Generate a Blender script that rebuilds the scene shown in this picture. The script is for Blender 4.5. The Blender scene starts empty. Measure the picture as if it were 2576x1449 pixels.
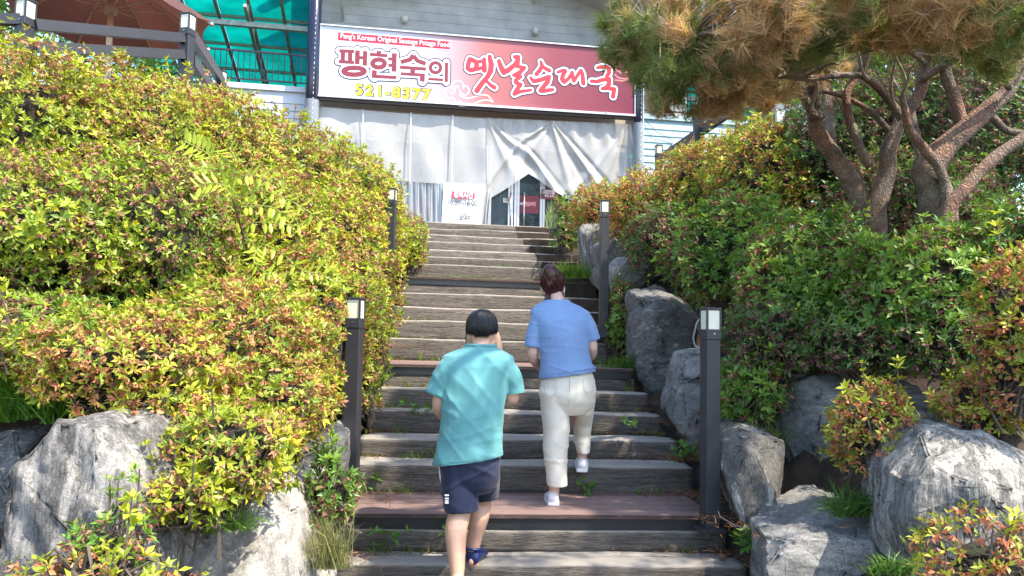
import bpy, bmesh, math, random
import numpy as np
from mathutils import Vector, Matrix, noise

random.seed(7)
RNG = np.random.default_rng(11)
SC = bpy.context.scene
COL = SC.collection
R = math.radians

# ------------------------------------------------------------------ camera
EYE = 1.45
PITCH, ROLL = R(3.43), 0.018
FPX = 1935.0                      # focal length measured on a 2576 px wide frame
_f = Vector((0, math.cos(PITCH), math.sin(PITCH)))
_u0 = Vector((0, -math.sin(PITCH), math.cos(PITCH)))
_r0 = Vector((1, 0, 0))
CR = _r0 * math.cos(ROLL) + _u0 * math.sin(ROLL)
CU = _u0 * math.cos(ROLL) - _r0 * math.sin(ROLL)
cam_d = bpy.data.cameras.new('camera')
cam = bpy.data.objects.new('camera', cam_d)
COL.objects.link(cam)
cam.matrix_world = Matrix(((CR.x, CU.x, -_f.x, 0), (CR.y, CU.y, -_f.y, 0), (CR.z, CU.z, -_f.z, EYE), (0, 0, 0, 1)))
cam_d.sensor_width = 36.0
cam_d.lens = 36.0 * FPX / 2576.0
cam_d.clip_start = 0.05
cam_d.clip_end = 2000
SC.camera = cam

# ------------------------------------------------------------------ sky and sun
SUN_AZ, SUN_EL = R(122), R(56)
SUNV = Vector((math.sin(SUN_AZ) * math.cos(SUN_EL), math.cos(SUN_AZ) * math.cos(SUN_EL), math.sin(SUN_EL)))
world = bpy.data.worlds.new('World')
SC.world = world
world.use_nodes = True
wn = world.node_tree
bg = wn.nodes['Background']
sky = wn.nodes.new('ShaderNodeTexSky')
sky.sky_type = 'NISHITA'
sky.sun_disc = False
sky.sun_elevation = SUN_EL
sky.sun_rotation = SUN_AZ
wn.links.new(sky.outputs[0], bg.inputs[0])
bg.inputs[1].default_value = 0.15
sun_d = bpy.data.lights.new('sun', 'SUN')
sun_d.energy = 2.8
sun_d.angle = R(0.6)
sun_d.color = (1.0, 0.91, 0.77)
sun = bpy.data.objects.new('sun', sun_d)
COL.objects.link(sun)
sun.rotation_euler = (-SUNV).to_track_quat('-Z', 'Y').to_euler()
SC.view_settings.view_transform = 'Standard'
SC.view_settings.look = 'None'
SC.view_settings.exposure = 1.95
SC.view_settings.gamma = 1.0

# ------------------------------------------------------------------ measuring helpers
def ray(px, py):
    return _f + CR * ((px - 1288.0) / FPX) - CU * ((py - 724.5) / FPX)

def P(px, py, d):
    """point seen at (px, py) of the photograph that lies d metres in front of the eye"""
    v = ray(px, py)
    v = v * (d / v.y)
    return Vector((v.x, v.y, v.z + EYE))

FYAW = R(10.5)
FU = Vector((math.cos(FYAW), math.sin(FYAW), 0))       # along the shop front, to the right
FN = Vector((math.sin(FYAW), -math.cos(FYAW), 0))      # out of the shop front
FO = P(783, 290, 15.0)

def FP(px, py, off=0.0):
    """point of the shop front plane (moved out by off) seen at (px, py)"""
    v = ray(px, py)
    o = Vector((0, 0, EYE))
    t = ((FO + FN * off) - o).dot(FN) / v.dot(FN)
    return o + v * t

def FL(p, off=0.0):
    """local (s, z) of a shop front point"""
    q = p - FO
    return q.dot(FU), p.z

def FW(s, z, off=0.0):
    q = FO + FU * s + FN * off
    return Vector((q.x, q.y, z))

# ------------------------------------------------------------------ object helpers
def tag(o, label=None, cat=None, group=None, kind=None):
    if label: o['label'] = label
    if cat: o['category'] = cat
    if group: o['group'] = group
    if kind: o['kind'] = kind
    return o

def empty(name, loc, label=None, cat=None, group=None, kind=None, rz=0.0):
    o = bpy.data.objects.new(name, None)
    o.empty_display_size = 0.1
    COL.objects.link(o)
    o.location = loc
    o.rotation_euler = (0, 0, rz)
    return tag(o, label, cat, group, kind)

def wmat(o):
    m = Matrix.LocRotScale(o.location, o.rotation_euler, o.scale)
    if o.parent:
        return wmat(o.parent) @ o.matrix_parent_inverse @ m
    return m

def link(name, me, mats, parent=None, world_coords=True, smooth=False, **kw):
    o = bpy.data.objects.new(name, me)
    COL.objects.link(o)
    if mats is not None:
        for m in (mats if isinstance(mats, (list, tuple)) else [mats]):
            me.materials.append(m)
    if smooth:
        me.polygons.foreach_set('use_smooth', [True] * len(me.polygons))
    if parent is not None:
        o.parent = parent
        if world_coords:
            o.matrix_parent_inverse = wmat(parent).inverted()
    return tag(o, **kw)

class MB:
    """collects simple shapes and turns them into one mesh"""
    def __init__(s):
        s.v, s.f, s.m = [], [], []
    def add(s, vs, fs, m=0):
        b = len(s.v)
        s.v += [tuple(v) for v in vs]
        for f in fs:
            s.f.append(tuple(i + b for i in f)); s.m.append(m)
        return s
    def obox(s, c, ax, ay, az, m=0):
        """box from its centre and three half axes"""
        c = Vector(c); ax, ay, az = Vector(ax), Vector(ay), Vector(az)
        vs = [c + ax * i + ay * j + az * k for k in (-1, 1) for j in (-1, 1) for i in (-1, 1)]
        return s.add(vs, [(0, 2, 3, 1), (4, 5, 7, 6), (0, 1, 5, 4), (2, 6, 7, 3), (0, 4, 6, 2), (1, 3, 7, 5)], m)
    def box(s, x0, x1, y0, y1, z0, z1, m=0):
        return s.obox(((x0 + x1) / 2, (y0 + y1) / 2, (z0 + z1) / 2), ((x1 - x0) / 2, 0, 0), (0, (y1 - y0) / 2, 0), (0, 0, (z1 - z0) / 2), m)
    def beam(s, a, b, w, h, up=(0, 0, 1), m=0):
        a, b = Vector(a), Vector(b)
        d = (b - a); L = d.length; d.normalize()
        side = d.cross(Vector(up))
        if side.length < 1e-5: side = d.cross(Vector((1, 0, 0)))
        side.normalize()
        u = side.cross(d)
        return s.obox((a + b) / 2, d * (L / 2), side * (w / 2), u * (h / 2), m)
    def tube(s, pts, rad, n=8, m=0, cap=True):
        pts = [Vector(p) for p in pts]
        if not isinstance(rad, (list, tuple)): rad = [rad] * len(pts)
        prev = None; rings = []
        for i, p in enumerate(pts):
            t = (pts[min(i + 1, len(pts) - 1)] - pts[max(i - 1, 0)]).normalized()
            if prev is None:
                a = t.orthogonal().normalized()
            else:
                a = (prev - t * prev.dot(t)).normalized()
            prev = a
            b = t.cross(a)
            rings.append([p + (a * math.cos(2 * math.pi * k / n) + b * math.sin(2 * math.pi * k / n)) * rad[i] for k in range(n)])
        vs = [v for r in rings for v in r]
        fs = []
        for i in range(len(pts) - 1):
            for k in range(n):
                fs.append((i * n + k, i * n + (k + 1) % n, (i + 1) * n + (k + 1) % n, (i + 1) * n + k))
        if cap:
            fs.append(tuple(range(n - 1, -1, -1)))
            fs.append(tuple((len(pts) - 1) * n + k for k in range(n)))
        return s.add(vs, fs, m)
    def loft(s, rings, m=0, cap=True):
        n = len(rings[0])
        vs = [v for r in rings for v in r]
        fs = []
        for i in range(len(rings) - 1):
            for k in range(n):
                fs.append((i * n + k, i * n + (k + 1) % n, (i + 1) * n + (k + 1) % n, (i + 1) * n + k))
        if cap:
            fs.append(tuple(range(n - 1, -1, -1)))
            fs.append(tuple((len(rings) - 1) * n + k for k in range(n)))
        return s.add(vs, fs, m)
    def ellipsoid(s, c, rx, ry, rz, n=16, k=10, m=0, rot=None):
        c = Vector(c); rings = []
        for j in range(1, k):
            th = math.pi * j / k
            ring = []
            for i in range(n):
                ph = 2 * math.pi * i / n
                v = Vector((rx * math.sin(th) * math.cos(ph), ry * math.sin(th) * math.sin(ph), -rz * math.cos(th)))
                if rot: v = rot @ v
                ring.append(c + v)
            rings.append(ring)
        return s.loft(rings, m)
    def mesh(s, name='m'):
        me = bpy.data.meshes.new(name)
        me.from_pydata(s.v, [], s.f)
        if any(s.m): me.polygons.foreach_set('material_index', s.m)
        me.update()
        return me
    def build(s, name, mats, parent=None, smooth=False, bevel=0.0, **kw):
        me = s.mesh(name)
        if bevel > 0:
            bm = bmesh.new(); bm.from_mesh(me)
            bmesh.ops.bevel(bm, geom=bm.edges[:], offset=bevel, segments=1, affect='EDGES', clamp_overlap=True)
            bm.to_mesh(me); bm.free()
        return link(name, me, mats, parent, smooth=smooth, **kw)

def np_mesh(name, V, F, tint=None):
    """triangle mesh straight from arrays, with an optional colour for every point"""
    V = np.ascontiguousarray(V, dtype=np.float32); F = np.ascontiguousarray(F, dtype=np.int32)
    me = bpy.data.meshes.new(name)
    me.vertices.add(len(V)); me.vertices.foreach_set('co', V.ravel())
    me.loops.add(F.size); me.loops.foreach_set('vertex_index', F.ravel())
    me.polygons.add(len(F))
    me.polygons.foreach_set('loop_start', np.arange(0, F.size, F.shape[1], dtype=np.int32))
    me.polygons.foreach_set('loop_total', np.full(len(F), F.shape[1], dtype=np.int32))
    me.update(calc_edges=True)
    if tint is not None:
        a = me.attributes.new('tint', 'FLOAT_COLOR', 'POINT')
        c = np.ones((len(V), 4), dtype=np.float32); c[:, :3] = tint
        a.data.foreach_set('color', c.ravel())
    return me

def copy_tree(o, parent=None):
    c = o.copy()
    COL.objects.link(c)
    if parent is not None:
        c.parent = parent
    for ch in list(o.children):
        copy_tree(ch, c)
    return c

def remeshed(mb, voxel, smooth_it=4, name='m'):
    """one continuous skin round overlapping shapes"""
    me = mb.mesh('tmp')
    o = bpy.data.objects.new('tmp', me)
    COL.objects.link(o)
    md = o.modifiers.new('r', 'REMESH'); md.mode = 'VOXEL'; md.voxel_size = voxel
    sm = o.modifiers.new('s', 'SMOOTH'); sm.factor = 0.5; sm.iterations = smooth_it
    bpy.context.view_layer.update()
    out = bpy.data.meshes.new_from_object(o.evaluated_get(bpy.context.evaluated_depsgraph_get()))
    out.name = name
    bpy.data.objects.remove(o); bpy.data.meshes.remove(me)
    return out

# ------------------------------------------------------------------ materials
class NT:
    def __init__(s, name):
        s.m = bpy.data.materials.new(name); s.m.use_nodes = True
        s.t = s.m.node_tree; s.n = s.t.nodes; s.b = s.n['Principled BSDF']; s.out = s.n['Material Output']
        s.co = s.n.new('ShaderNodeTexCoord')
    def new(s, t): return s.n.new(t)
    def lk(s, a, b): s.t.links.new(a, b)
    def map(s, scale=(1, 1, 1), src='Object', rot=(0, 0, 0), loc=(0, 0, 0)):
        mp = s.new('ShaderNodeMapping'); s.lk(s.co.outputs[src], mp.inputs[0])
        mp.inputs['Scale'].default_value = scale; mp.inputs['Rotation'].default_value = rot
        mp.inputs['Location'].default_value = loc
        return mp.outputs[0]
    def noise(s, vec, scale=5, detail=5, rough=0.6, dist=0.0):
        n = s.new('ShaderNodeTexNoise'); n.inputs['Scale'].default_value = scale
        n.inputs['Detail'].default_value = detail; n.inputs['Roughness'].default_value = rough
        n.inputs['Distortion'].default_value = dist
        if vec is not None: s.lk(vec, n.inputs['Vector'])
        return n.outputs['Fac']
    def ramp(s, fac, stops, interp='LINEAR'):
        r = s.new('ShaderNodeValToRGB'); r.color_ramp.interpolation = interp
        el = r.color_ramp.elements
        while len(el) < len(stops): el.new(0.5)
        for e, (p, c) in zip(el, stops):
            e.position = p; e.color = (c[0], c[1], c[2], 1) if len(c) == 3 else c
        s.lk(fac, r.inputs[0])
        return r.outputs[0]
    def mix(s, fac, a, b, mode='MIX'):
        m = s.new('ShaderNodeMix'); m.data_type = 'RGBA'; m.blend_type = mode
        for sock, v in ((m.inputs[0], fac), (m.inputs[6], a), (m.inputs[7], b)):
            if isinstance(v, (int, float)): sock.default_value = v
            elif isinstance(v, (tuple, list)): sock.default_value = (*v[:3], 1)
            else: s.lk(v, sock)
        return m.outputs[2]
    def bump(s, h, strength=0.3, dist=0.02):
        b = s.new('ShaderNodeBump'); b.inputs['Strength'].default_value = strength
        b.inputs['Distance'].default_value = dist; s.lk(h, b.inputs['Height'])
        s.lk(b.outputs[0], s.b.inputs['Normal'])
        return b.outputs[0]
    def set(s, col=None, rough=None, metal=None, **kw):
        if col is not None:
            if isinstance(col, (tuple, list)): s.b.inputs['Base Color'].default_value = (*col[:3], 1)
            else: s.lk(col, s.b.inputs['Base Color'])
        if rough is not None:
            if isinstance(rough, (int, float)): s.b.inputs['Roughness'].default_value = rough
            else: s.lk(rough, s.b.inputs['Roughness'])
        if metal is not None: s.b.inputs['Metallic'].default_value = metal
        for k, v in kw.items(): s.b.inputs[k].default_value = v
        return s
    def translucent(s, col, fac):
        tr = s.new('ShaderNodeBsdfTranslucent'); mx = s.new('ShaderNodeMixShader')
        if isinstance(col, (tuple, list)): tr.inputs[0].default_value = (*col[:3], 1)
        else: s.lk(col, tr.inputs[0])
        mx.inputs[0].default_value = fac
        s.lk(s.b.outputs[0], mx.inputs[1]); s.lk(tr.outputs[0], mx.inputs[2]); s.lk(mx.outputs[0], s.out.inputs[0])
        return mx

def plain(name, col, rough=0.6, metal=0.0, var=0.12, scale=8.0, bump=0.0, **kw):
    n = NT(name)
    f = n.noise(n.map(), scale, 6)
    c = n.ramp(f, [(0.3, [x * (1 - var) for x in col]), (0.7, [min(1, x * (1 + var)) for x in col])])
    n.set(c, rough, metal, **kw)
    if bump: n.bump(n.noise(n.map(), scale * 4, 4), bump, 0.01)
    return n.m

def leafmat(name, rough=0.42, trans=0.30, boost=1.35, spec=0.4):
    n = NT(name)
    a = n.new('ShaderNodeAttribute'); a.attribute_name = 'tint'
    n.set(a.outputs['Color'], rough)
    n.b.inputs['Specular IOR Level'].default_value = spec
    t = n.mix(1.0, a.outputs['Color'], (boost, boost * 1.05, boost * 0.5), 'MULTIPLY')
    n.translucent(t, trans)
    return n.m

def woodmat(name, c_dark, c_mid, c_light, axis_scale=(1.2, 14, 14), moss=0.25):
    n = NT(name)
    oi = n.new('ShaderNodeObjectInfo')
    mp = n.new('ShaderNodeMapping'); n.lk(n.co.outputs['Object'], mp.inputs[0]); mp.inputs['Scale'].default_value = axis_scale
    off = n.new('ShaderNodeVectorMath'); off.operation = 'ADD'
    cx = n.new('ShaderNodeCombineXYZ'); mul = n.new('ShaderNodeMath'); mul.operation = 'MULTIPLY'; mul.inputs[1].default_value = 37.0
    n.lk(oi.outputs['Random'], mul.inputs[0]); n.lk(mul.outputs[0], cx.inputs[0]); n.lk(mul.outputs[0], cx.inputs[1])
    n.lk(mp.outputs[0], off.inputs[0]); n.lk(cx.outputs[0], off.inputs[1])
    grain = n.noise(off.outputs[0], 2.2, 8, 0.7, 0.6)
    fine = n.noise(off.outputs[0], 9, 6, 0.7, 0.2)
    base = n.ramp(grain, [(0.25, c_dark), (0.5, c_mid), (0.78, c_light)])
    rough_ = n.noise(n.map((5, 16, 16)), 3.0, 8, 0.75)
    base = n.mix(0.7, base, n.ramp(fine, [(0.32, (.42, .40, .38)), (0.6, (1, 1, 1))]), 'MULTIPLY')
    base = n.mix(0.6, base, n.ramp(rough_, [(0.36, (.45, .43, .41)), (0.58, (1, 1, 1))]), 'MULTIPLY')
    crk = n.noise(n.map((.7, 26, 26)), 2.0, 3, 0.5, 0.3)
    base = n.mix(n.ramp(crk, [(0.485, (0, 0, 0)), (0.5, (.85, .85, .85)), (0.515, (0, 0, 0))]), base, (.02, .017, .015))
    lich = n.noise(n.map((1.2, 2, 2), loc=(5, 2, 7)), 5.0, 7, 0.8)
    base = n.mix(n.ramp(lich, [(0.56, (0, 0, 0)), (0.7, (.45, .45, .45))]), base, (.30, .29, .25))
    blot = n.noise(n.map((1.5, 3, 3)), 2.0, 5, 0.7)
    base = n.mix(n.ramp(blot, [(0.5, (0, 0, 0)), (0.72, (moss, moss, moss))]), base, (0.05, 0.055, 0.03))
    # tops mixed paler than the sides: worn timber plus tread light painted in
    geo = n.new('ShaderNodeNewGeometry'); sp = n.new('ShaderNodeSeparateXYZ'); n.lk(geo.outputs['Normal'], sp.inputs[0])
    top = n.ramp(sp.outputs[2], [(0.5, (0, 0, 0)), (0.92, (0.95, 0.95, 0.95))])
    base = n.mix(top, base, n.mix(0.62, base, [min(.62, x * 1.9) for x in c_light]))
    rv = n.new('ShaderNodeMapRange'); rv.inputs[3].default_value = 0.74; rv.inputs[4].default_value = 1.15
    n.lk(oi.outputs['Random'], rv.inputs[0])
    bc = n.new('ShaderNodeCombineColor'); [n.lk(rv.outputs[0], bc.inputs[i]) for i in range(3)]
    base = n.mix(1.0, base, bc.outputs[0], 'MULTIPLY')
    n.set(base, 0.85)
    ht = n.mix(0.5, n.mix(.5, grain, rough_), fine)
    n.bump(ht, 1.0, 0.03)
    return n.m

def rockmat(name, dark, mid, pale, band=(1, 1, 1), rot=(0, 0, 0), scale=3.0, lo=0.42, hi=0.62, stain=None, dist=0.35):
    n = NT(name)
    v = n.map(band, rot=rot)
    b1 = n.noise(v, scale, 12, 0.74, dist)
    b2 = n.noise(n.map(), 75, 8, 0.8)
    b3 = n.noise(n.map(), 2.2, 5, 0.6)
    b4 = n.noise(v, scale * 2.7, 10, 0.8, dist * .5)
    c = n.ramp(b1, [(lo - 0.10, dark), (lo, mid), (lo + .03, dark), ((lo + hi) / 2, mid), (hi - .02, pale), (hi + .02, mid), (hi + .06, pale)])
    c = n.mix(0.8, c, n.ramp(b4, [(0.36, (.35, .35, .36)), (0.5, (.85, .85, .85)), (0.6, (1, 1, 1))]), 'MULTIPLY')
    c = n.mix(0.8, c, n.ramp(b2, [(0.34, (.45, .44, .43)), (0.6, (1, 1, 1))]), 'MULTIPLY')
    c = n.mix(n.ramp(b3, [(0.45, (0, 0, 0)), (0.75, (0.4, 0.4, 0.4))]), c, mid)
    vo = n.new('ShaderNodeTexVoronoi'); vo.feature = 'DISTANCE_TO_EDGE'; vo.inputs['Scale'].default_value = 2.6
    vd = n.new('ShaderNodeVectorMath'); vd.operation = 'ADD'; vt = n.new('ShaderNodeTexNoise'); vt.inputs['Scale'].default_value = 5; vt.inputs['Detail'].default_value = 6; n.lk(n.map(), vt.inputs['Vector'])
    n.lk(n.map(), vd.inputs[0]); n.lk(vt.outputs['Color'], vd.inputs[1]); n.lk(vd.outputs[0], vo.inputs['Vector'])
    crk = n.ramp(vo.outputs['Distance'], [(0.0, (.75, .75, .75)), (.018, (0, 0, 0))])
    c = n.mix(crk, c, [x * .35 for x in dark])
    if stain:
        s2 = n.noise(n.map(loc=(3, 1, 2)), 3.0, 4, 0.6)
        c = n.mix(n.ramp(s2, [(0.58, (0, 0, 0)), (0.7, (0.5, 0.5, 0.5))]), c, stain)
    n.set(c, 0.78)
    n.bump(n.mix(0.45, n.mix(.5, b1, b4), b2), 1.0, 0.03)
    return n.m

M = {}
M['leaf'] = leafmat('azalea leaf')
M['petal'] = leafmat('withered azalea petal', 0.7, 0.25, 1.2, 0.2)
M['needle'] = leafmat('pine needle', 0.5, 0.35, 1.25, 0.3)
M['grassb'] = leafmat('grass blade', 0.5, 0.3, 1.4, 0.3)
M['twig'] = plain('azalea twig', (0.10, 0.075, 0.055), 0.8)
n = NT('twig core with shade painted in'); a = n.noise(n.map(), 70, 6, .8); b = n.noise(n.map(), 18, 5, .7)
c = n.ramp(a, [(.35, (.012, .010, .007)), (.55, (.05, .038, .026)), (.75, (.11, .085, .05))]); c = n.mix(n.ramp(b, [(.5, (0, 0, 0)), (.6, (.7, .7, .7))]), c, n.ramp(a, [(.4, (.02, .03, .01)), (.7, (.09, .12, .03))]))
n.set(c, .9); n.bump(n.mix(.5, a, b), 1.0, .05); M['heart'] = n.m  # twig colours darkened to paint in the shade of the foliage gaps
n = NT('soil and needle litter')
a = n.noise(n.map(), 9, 8, 0.7); b = n.noise(n.map((1, 1, 1)), 60, 5, 0.7)
c = n.ramp(a, [(0.3, (0.035, 0.026, 0.018)), (0.55, (0.085, 0.06, 0.04)), (0.8, (0.15, 0.10, 0.06))])
c = n.mix(0.5, c, n.ramp(b, [(0.35, (0.02, 0.015, 0.01)), (0.7, (0.22, 0.15, 0.09))]), 'OVERLAY')
n.set(c, 0.95); n.bump(n.mix(0.5, a, b), 0.8, 0.03)
M['soil'] = n.m
M['sleeper'] = woodmat('weathered sleeper wood', (0.078, 0.067, 0.057), (0.195, 0.168, 0.143), (0.34, 0.30, 0.26))
M['deck'] = woodmat('reddish deck board', (0.08, 0.048, 0.042), (0.145, 0.088, 0.076), (0.22, 0.145, 0.125), (1.5, 30, 30), 0.1)
M['darkmetal'] = plain('charcoal painted steel', (0.035, 0.035, 0.04), 0.42, 0.0, 0.15, 6, 0.05)
M['blackmetal'] = plain('black painted steel', (0.016, 0.017, 0.02), 0.35, 0.0, 0.15, 6)
M['lampglass'] = plain('cream lamp diffuser', (0.72, 0.69, 0.55), 0.5, 0.0, 0.03, 20)
M['steel'] = plain('bare steel', (0.55, 0.55, 0.55), 0.3, 0.9, 0.1)
# ------------------------------------------------------------------ measured tables
# bushes: px, py (centre), depth, half width px, half height px, half depth m, kind, label
YG, GR, OR, MX, DK, RD = 'yellow', 'green', 'orange', 'mixed', 'dark', 'rust'
BUSHES = [
 (40, 345, 5.0, 270, 215, .60, YG, 'yellow-green azalea at the far left below the first lamp-topped rail post'),
 (300, 392, 5.6, 240, 205, .60, YG, 'yellow-green azalea under the rail in front of the brown parasol'),
 (520, 445, 6.3, 215, 200, .60, YG, 'yellow-green azalea at the foot of the second rail post'),
 (700, 485, 7.1, 170, 178, .60, YG, 'tall yellow-green azalea below the pale siding left of the sign'),
 (830, 520, 8.0, 150, 165, .60, YG, 'azalea at the ridge end, left of the plastic sheeting'),
 (930, 560, 8.6, 92, 130, .50, YG, 'azalea reaching the upper left lamp post'),
 (60, 590, 4.3, 250, 190, .50, MX, 'azalea full of brown blossoms at the left edge, mid height'),
 (350, 610, 4.8, 250, 215, .55, MX, 'broad azalea in the middle of the left bank'),
 (620, 650, 5.6, 235, 220, .55, YG, 'azalea behind the bright compound leaves on the left bank'),
 (840, 690, 6.6, 175, 205, .55, YG, 'azalea bulging towards the middle stairs on the left'),
 (1022, 615, 9.6, 55, 68, .35, YG, 'small bright azalea at the right of the upper left lamp post'),
 (90, 850, 3.9, 200, 105, .40, MX, 'low azalea above the big striped rock on the left'),
 (320, 905, 3.6, 240, 118, .40, OR, 'orange-flecked azalea over the top of the left rock'),
 (580, 900, 4.2, 220, 185, .50, OR, 'orange-brown azalea in the lower left bank'),
 (760, 850, 5.0, 165, 215, .50, OR, 'azalea with orange blossoms left of the near left lamp post'),
 (905, 860, 5.9, 62, 195, .35, MX, 'narrow azalea between the near left lamp post and the stairs'),
 (580, 1135, 3.35, 165, 120, .30, YG, 'fresh green azalea hanging between the grey and the white rock'),
 (690, 1010, 3.95, 130, 110, .30, OR, 'orange-flecked azalea spilling down left of the near left lamp post'),
 (440, 1010, 3.5, 110, 60, .25, OR, 'azalea spilling over the right end of the big striped rock'),
 (500, 1240, 3.15, 90, 60, .25, YG, 'leafy low end of the green azalea over the white rock'),
 (838, 1235, 4.0, 52, 95, .18, GR, 'upright green sprig beside the bottom steps, right of the white rock'),
 (250, 1462, 2.55, 170, 62, .22, OR, 'orange-brown azalea at the bottom left corner'),
 (275, 1372, 2.7, 85, 62, .15, GR, 'small green shoots in front of the striped left rock'),
 (1418, 572, 11.0, 42, 68, .30, GR, 'bright round azalea right of the shop doorstep'),
 (1520, 530, 10.0, 78, 62, .45, RD, 'orange azalea behind the upper right lamp post'),
 (1640, 535, 9.0, 115, 98, .50, RD, 'orange-topped azalea beside the pale blue siding'),
 (1775, 495, 8.3, 140, 138, .55, OR, 'sunlit azalea under the sloping dark handrail'),
 (1930, 470, 7.6, 150, 165, .55, OR, 'azalea in front of the white railing left of the pine trunks'),
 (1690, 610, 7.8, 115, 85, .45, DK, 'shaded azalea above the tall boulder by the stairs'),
 (1850, 650, 6.6, 160, 160, .50, GR, 'green azalea on the right bank above the near right lamp post'),
 (2060, 735, 5.5, 190, 175, .50, GR, 'wide green azalea at the foot of the left pine trunk'),
 (2330, 745, 4.9, 210, 155, .50, GR, 'green azalea in front of the thick right pine trunk'),
 (2580, 680, 4.6, 150, 180, .45, GR, 'large-leaved azalea at the right edge below the slanting branch'),
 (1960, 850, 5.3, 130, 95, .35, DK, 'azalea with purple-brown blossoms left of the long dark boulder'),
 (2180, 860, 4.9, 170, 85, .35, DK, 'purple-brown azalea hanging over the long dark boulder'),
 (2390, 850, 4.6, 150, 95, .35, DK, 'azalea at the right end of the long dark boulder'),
 (2560, 850, 3.7, 95, 190, .28, RD, 'sunlit orange and yellow azalea at the right edge'),
 (2480, 1015, 3.95, 105, 70, .25, RD, 'brown-blossomed azalea just above the striped boulder at the right edge'),
 (2200, 1085, 4.1, 95, 110, .22, RD, 'azalea cascading in front of the long dark boulder'),
 (2460, 1395, 2.9, 150, 85, .22, RD, 'rust-coloured azalea in the bottom right corner'),
 (1885, 985, 5.2, 80, 85, .25, GR, 'green azalea just right of the near right lamp post'),
 (1560, 800, 7.9, 38, 92, .25, GR, 'small green azalea between the stairs and the tall boulder'),
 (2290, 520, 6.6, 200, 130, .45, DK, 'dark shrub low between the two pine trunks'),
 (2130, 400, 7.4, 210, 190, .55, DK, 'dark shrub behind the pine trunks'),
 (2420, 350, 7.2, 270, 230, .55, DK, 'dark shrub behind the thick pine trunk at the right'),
]

def bush_geo(b):
    px, py, d, rx, ry, rz = b[:6]
    c = P(px, py, d)
    k = d / FPX
    return c, Vector((rx * k, rz, ry * k))

ROCKS = [
 ('big upright grey rock with dark vertical stripes at the lower left', [(-30, 1560), (0, 1300), (25, 1180), (55, 1078, .05), (150, 1062), (300, 1040, .35), (455, 1012, .45), (470, 1050, .4), (430, 1200, .15), (395, 1300), (400, 1560), (215, 1110, -.1), (235, 1300, -.15)], 2.95, .55, 'rk_grey', .045, .3, 1),
 ('white sunlit granite boulder at the left foot of the steps', [(385, 1600, -.2), (455, 1400, -.1), (600, 1295), (690, 1190, .25), (745, 1205, .35), (795, 1225, .3), (806, 1290, .2), (800, 1600, .05), (640, 1400, -.25)], 3.55, .6, 'rk_white', .035, .3, 2),
 ('grey slab wedged behind the near left lamp post', [(740, 1125), (800, 1070), (868, 1060), (872, 1150), (850, 1260), (760, 1240)], 4.75, .4, 'rk_flat', .03, .2, 3),
 ('dark shaded rock at the far left edge behind the grey one', [(-80, 1090), (40, 1085), (50, 1300), (-80, 1450)], 3.5, .4, 'rk_dark', .04, .2, 4),
 ('small pale stone peeping out of the left azaleas by the upper lamp post', [(955, 600), (985, 585), (1005, 600), (1000, 640), (960, 640)], 8.9, .25, 'rk_white', .03, .2, 5),
 ('tall dark boulder standing right of the middle steps', [(1596, 735), (1612, 694), (1680, 700, .1), (1745, 765, .2), (1765, 850, .2), (1735, 900, .1), (1700, 975), (1640, 1010), (1600, 930), (1588, 820), (1640, 800, -.12)], 7.0, .7, 'rk_dark', .06, .4, 6),
 ('grey boulder between the tall dark boulder and the near right lamp post', [(1722, 890, .1), (1790, 878, .2), (1840, 905, .2), (1850, 1050, .1), (1830, 1190), (1765, 1172), (1690, 1060), (1700, 985), (1750, 1000, -.1)], 5.75, .55, 'rk_flat', .05, .3, 7),
 ('rounded boulder with white swirls right of the near right lamp post', [(1808, 1150), (1830, 1105), (1885, 1072, .15), (1960, 1086, .15), (1994, 1135, .1), (1992, 1230), (1955, 1325), (1915, 1362), (1860, 1310), (1825, 1230), (1900, 1180, -.12)], 4.55, .5, 'rk_swirl', .04, .35, 8),
 ('long dark boulder under the right azaleas', [(1955, 970), (2080, 945, .1), (2345, 962, .2), (2400, 1010, .1), (2390, 1250), (2150, 1290), (1985, 1260), (1960, 1120), (2150, 1080, -.1)], 5.0, .6, 'rk_flat', .05, .3, 9),
 ('broad blue-grey slab at the lower right of the steps', [(1925, 1355, .1), (2000, 1312, .25), (2085, 1268, .4), (2165, 1262, .4), (2245, 1335, .2), (2310, 1480), (2300, 1700), (1960, 1700), (1935, 1450), (2100, 1400, -.1)], 3.85, .5, 'rk_flat', .04, .3, 10),
 ('black and white striped boulder at the lower right edge', [(2285, 1190), (2320, 1088, .1), (2360, 1068, .2), (2470, 1080, .2), (2600, 1135, .2), (2720, 1250, .2), (2700, 1500), (2290, 1480), (2272, 1300), (2420, 1200, -.12)], 3.5, .55, 'rk_strip', .045, .35, 11),
 ('upright striped stone behind the upper right lamp post', [(1452, 570), (1475, 556), (1560, 560), (1575, 600), (1545, 690), (1490, 720), (1460, 660)], 9.5, .4, 'rk_grey', .04, .3, 12),
 ('swirled pale stone at the foot of the upper right lamp post', [(1490, 605), (1560, 585), (1588, 620), (1570, 700), (1525, 745), (1490, 715)], 8.9, .35, 'rk_swirl', .04, .3, 13),
 ('layered grey stone right of the upper right lamp post', [(1530, 660), (1590, 635), (1645, 645), (1650, 690), (1600, 735), (1540, 760)], 8.3, .4, 'rk_flat', .04, .3, 14),
]

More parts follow.
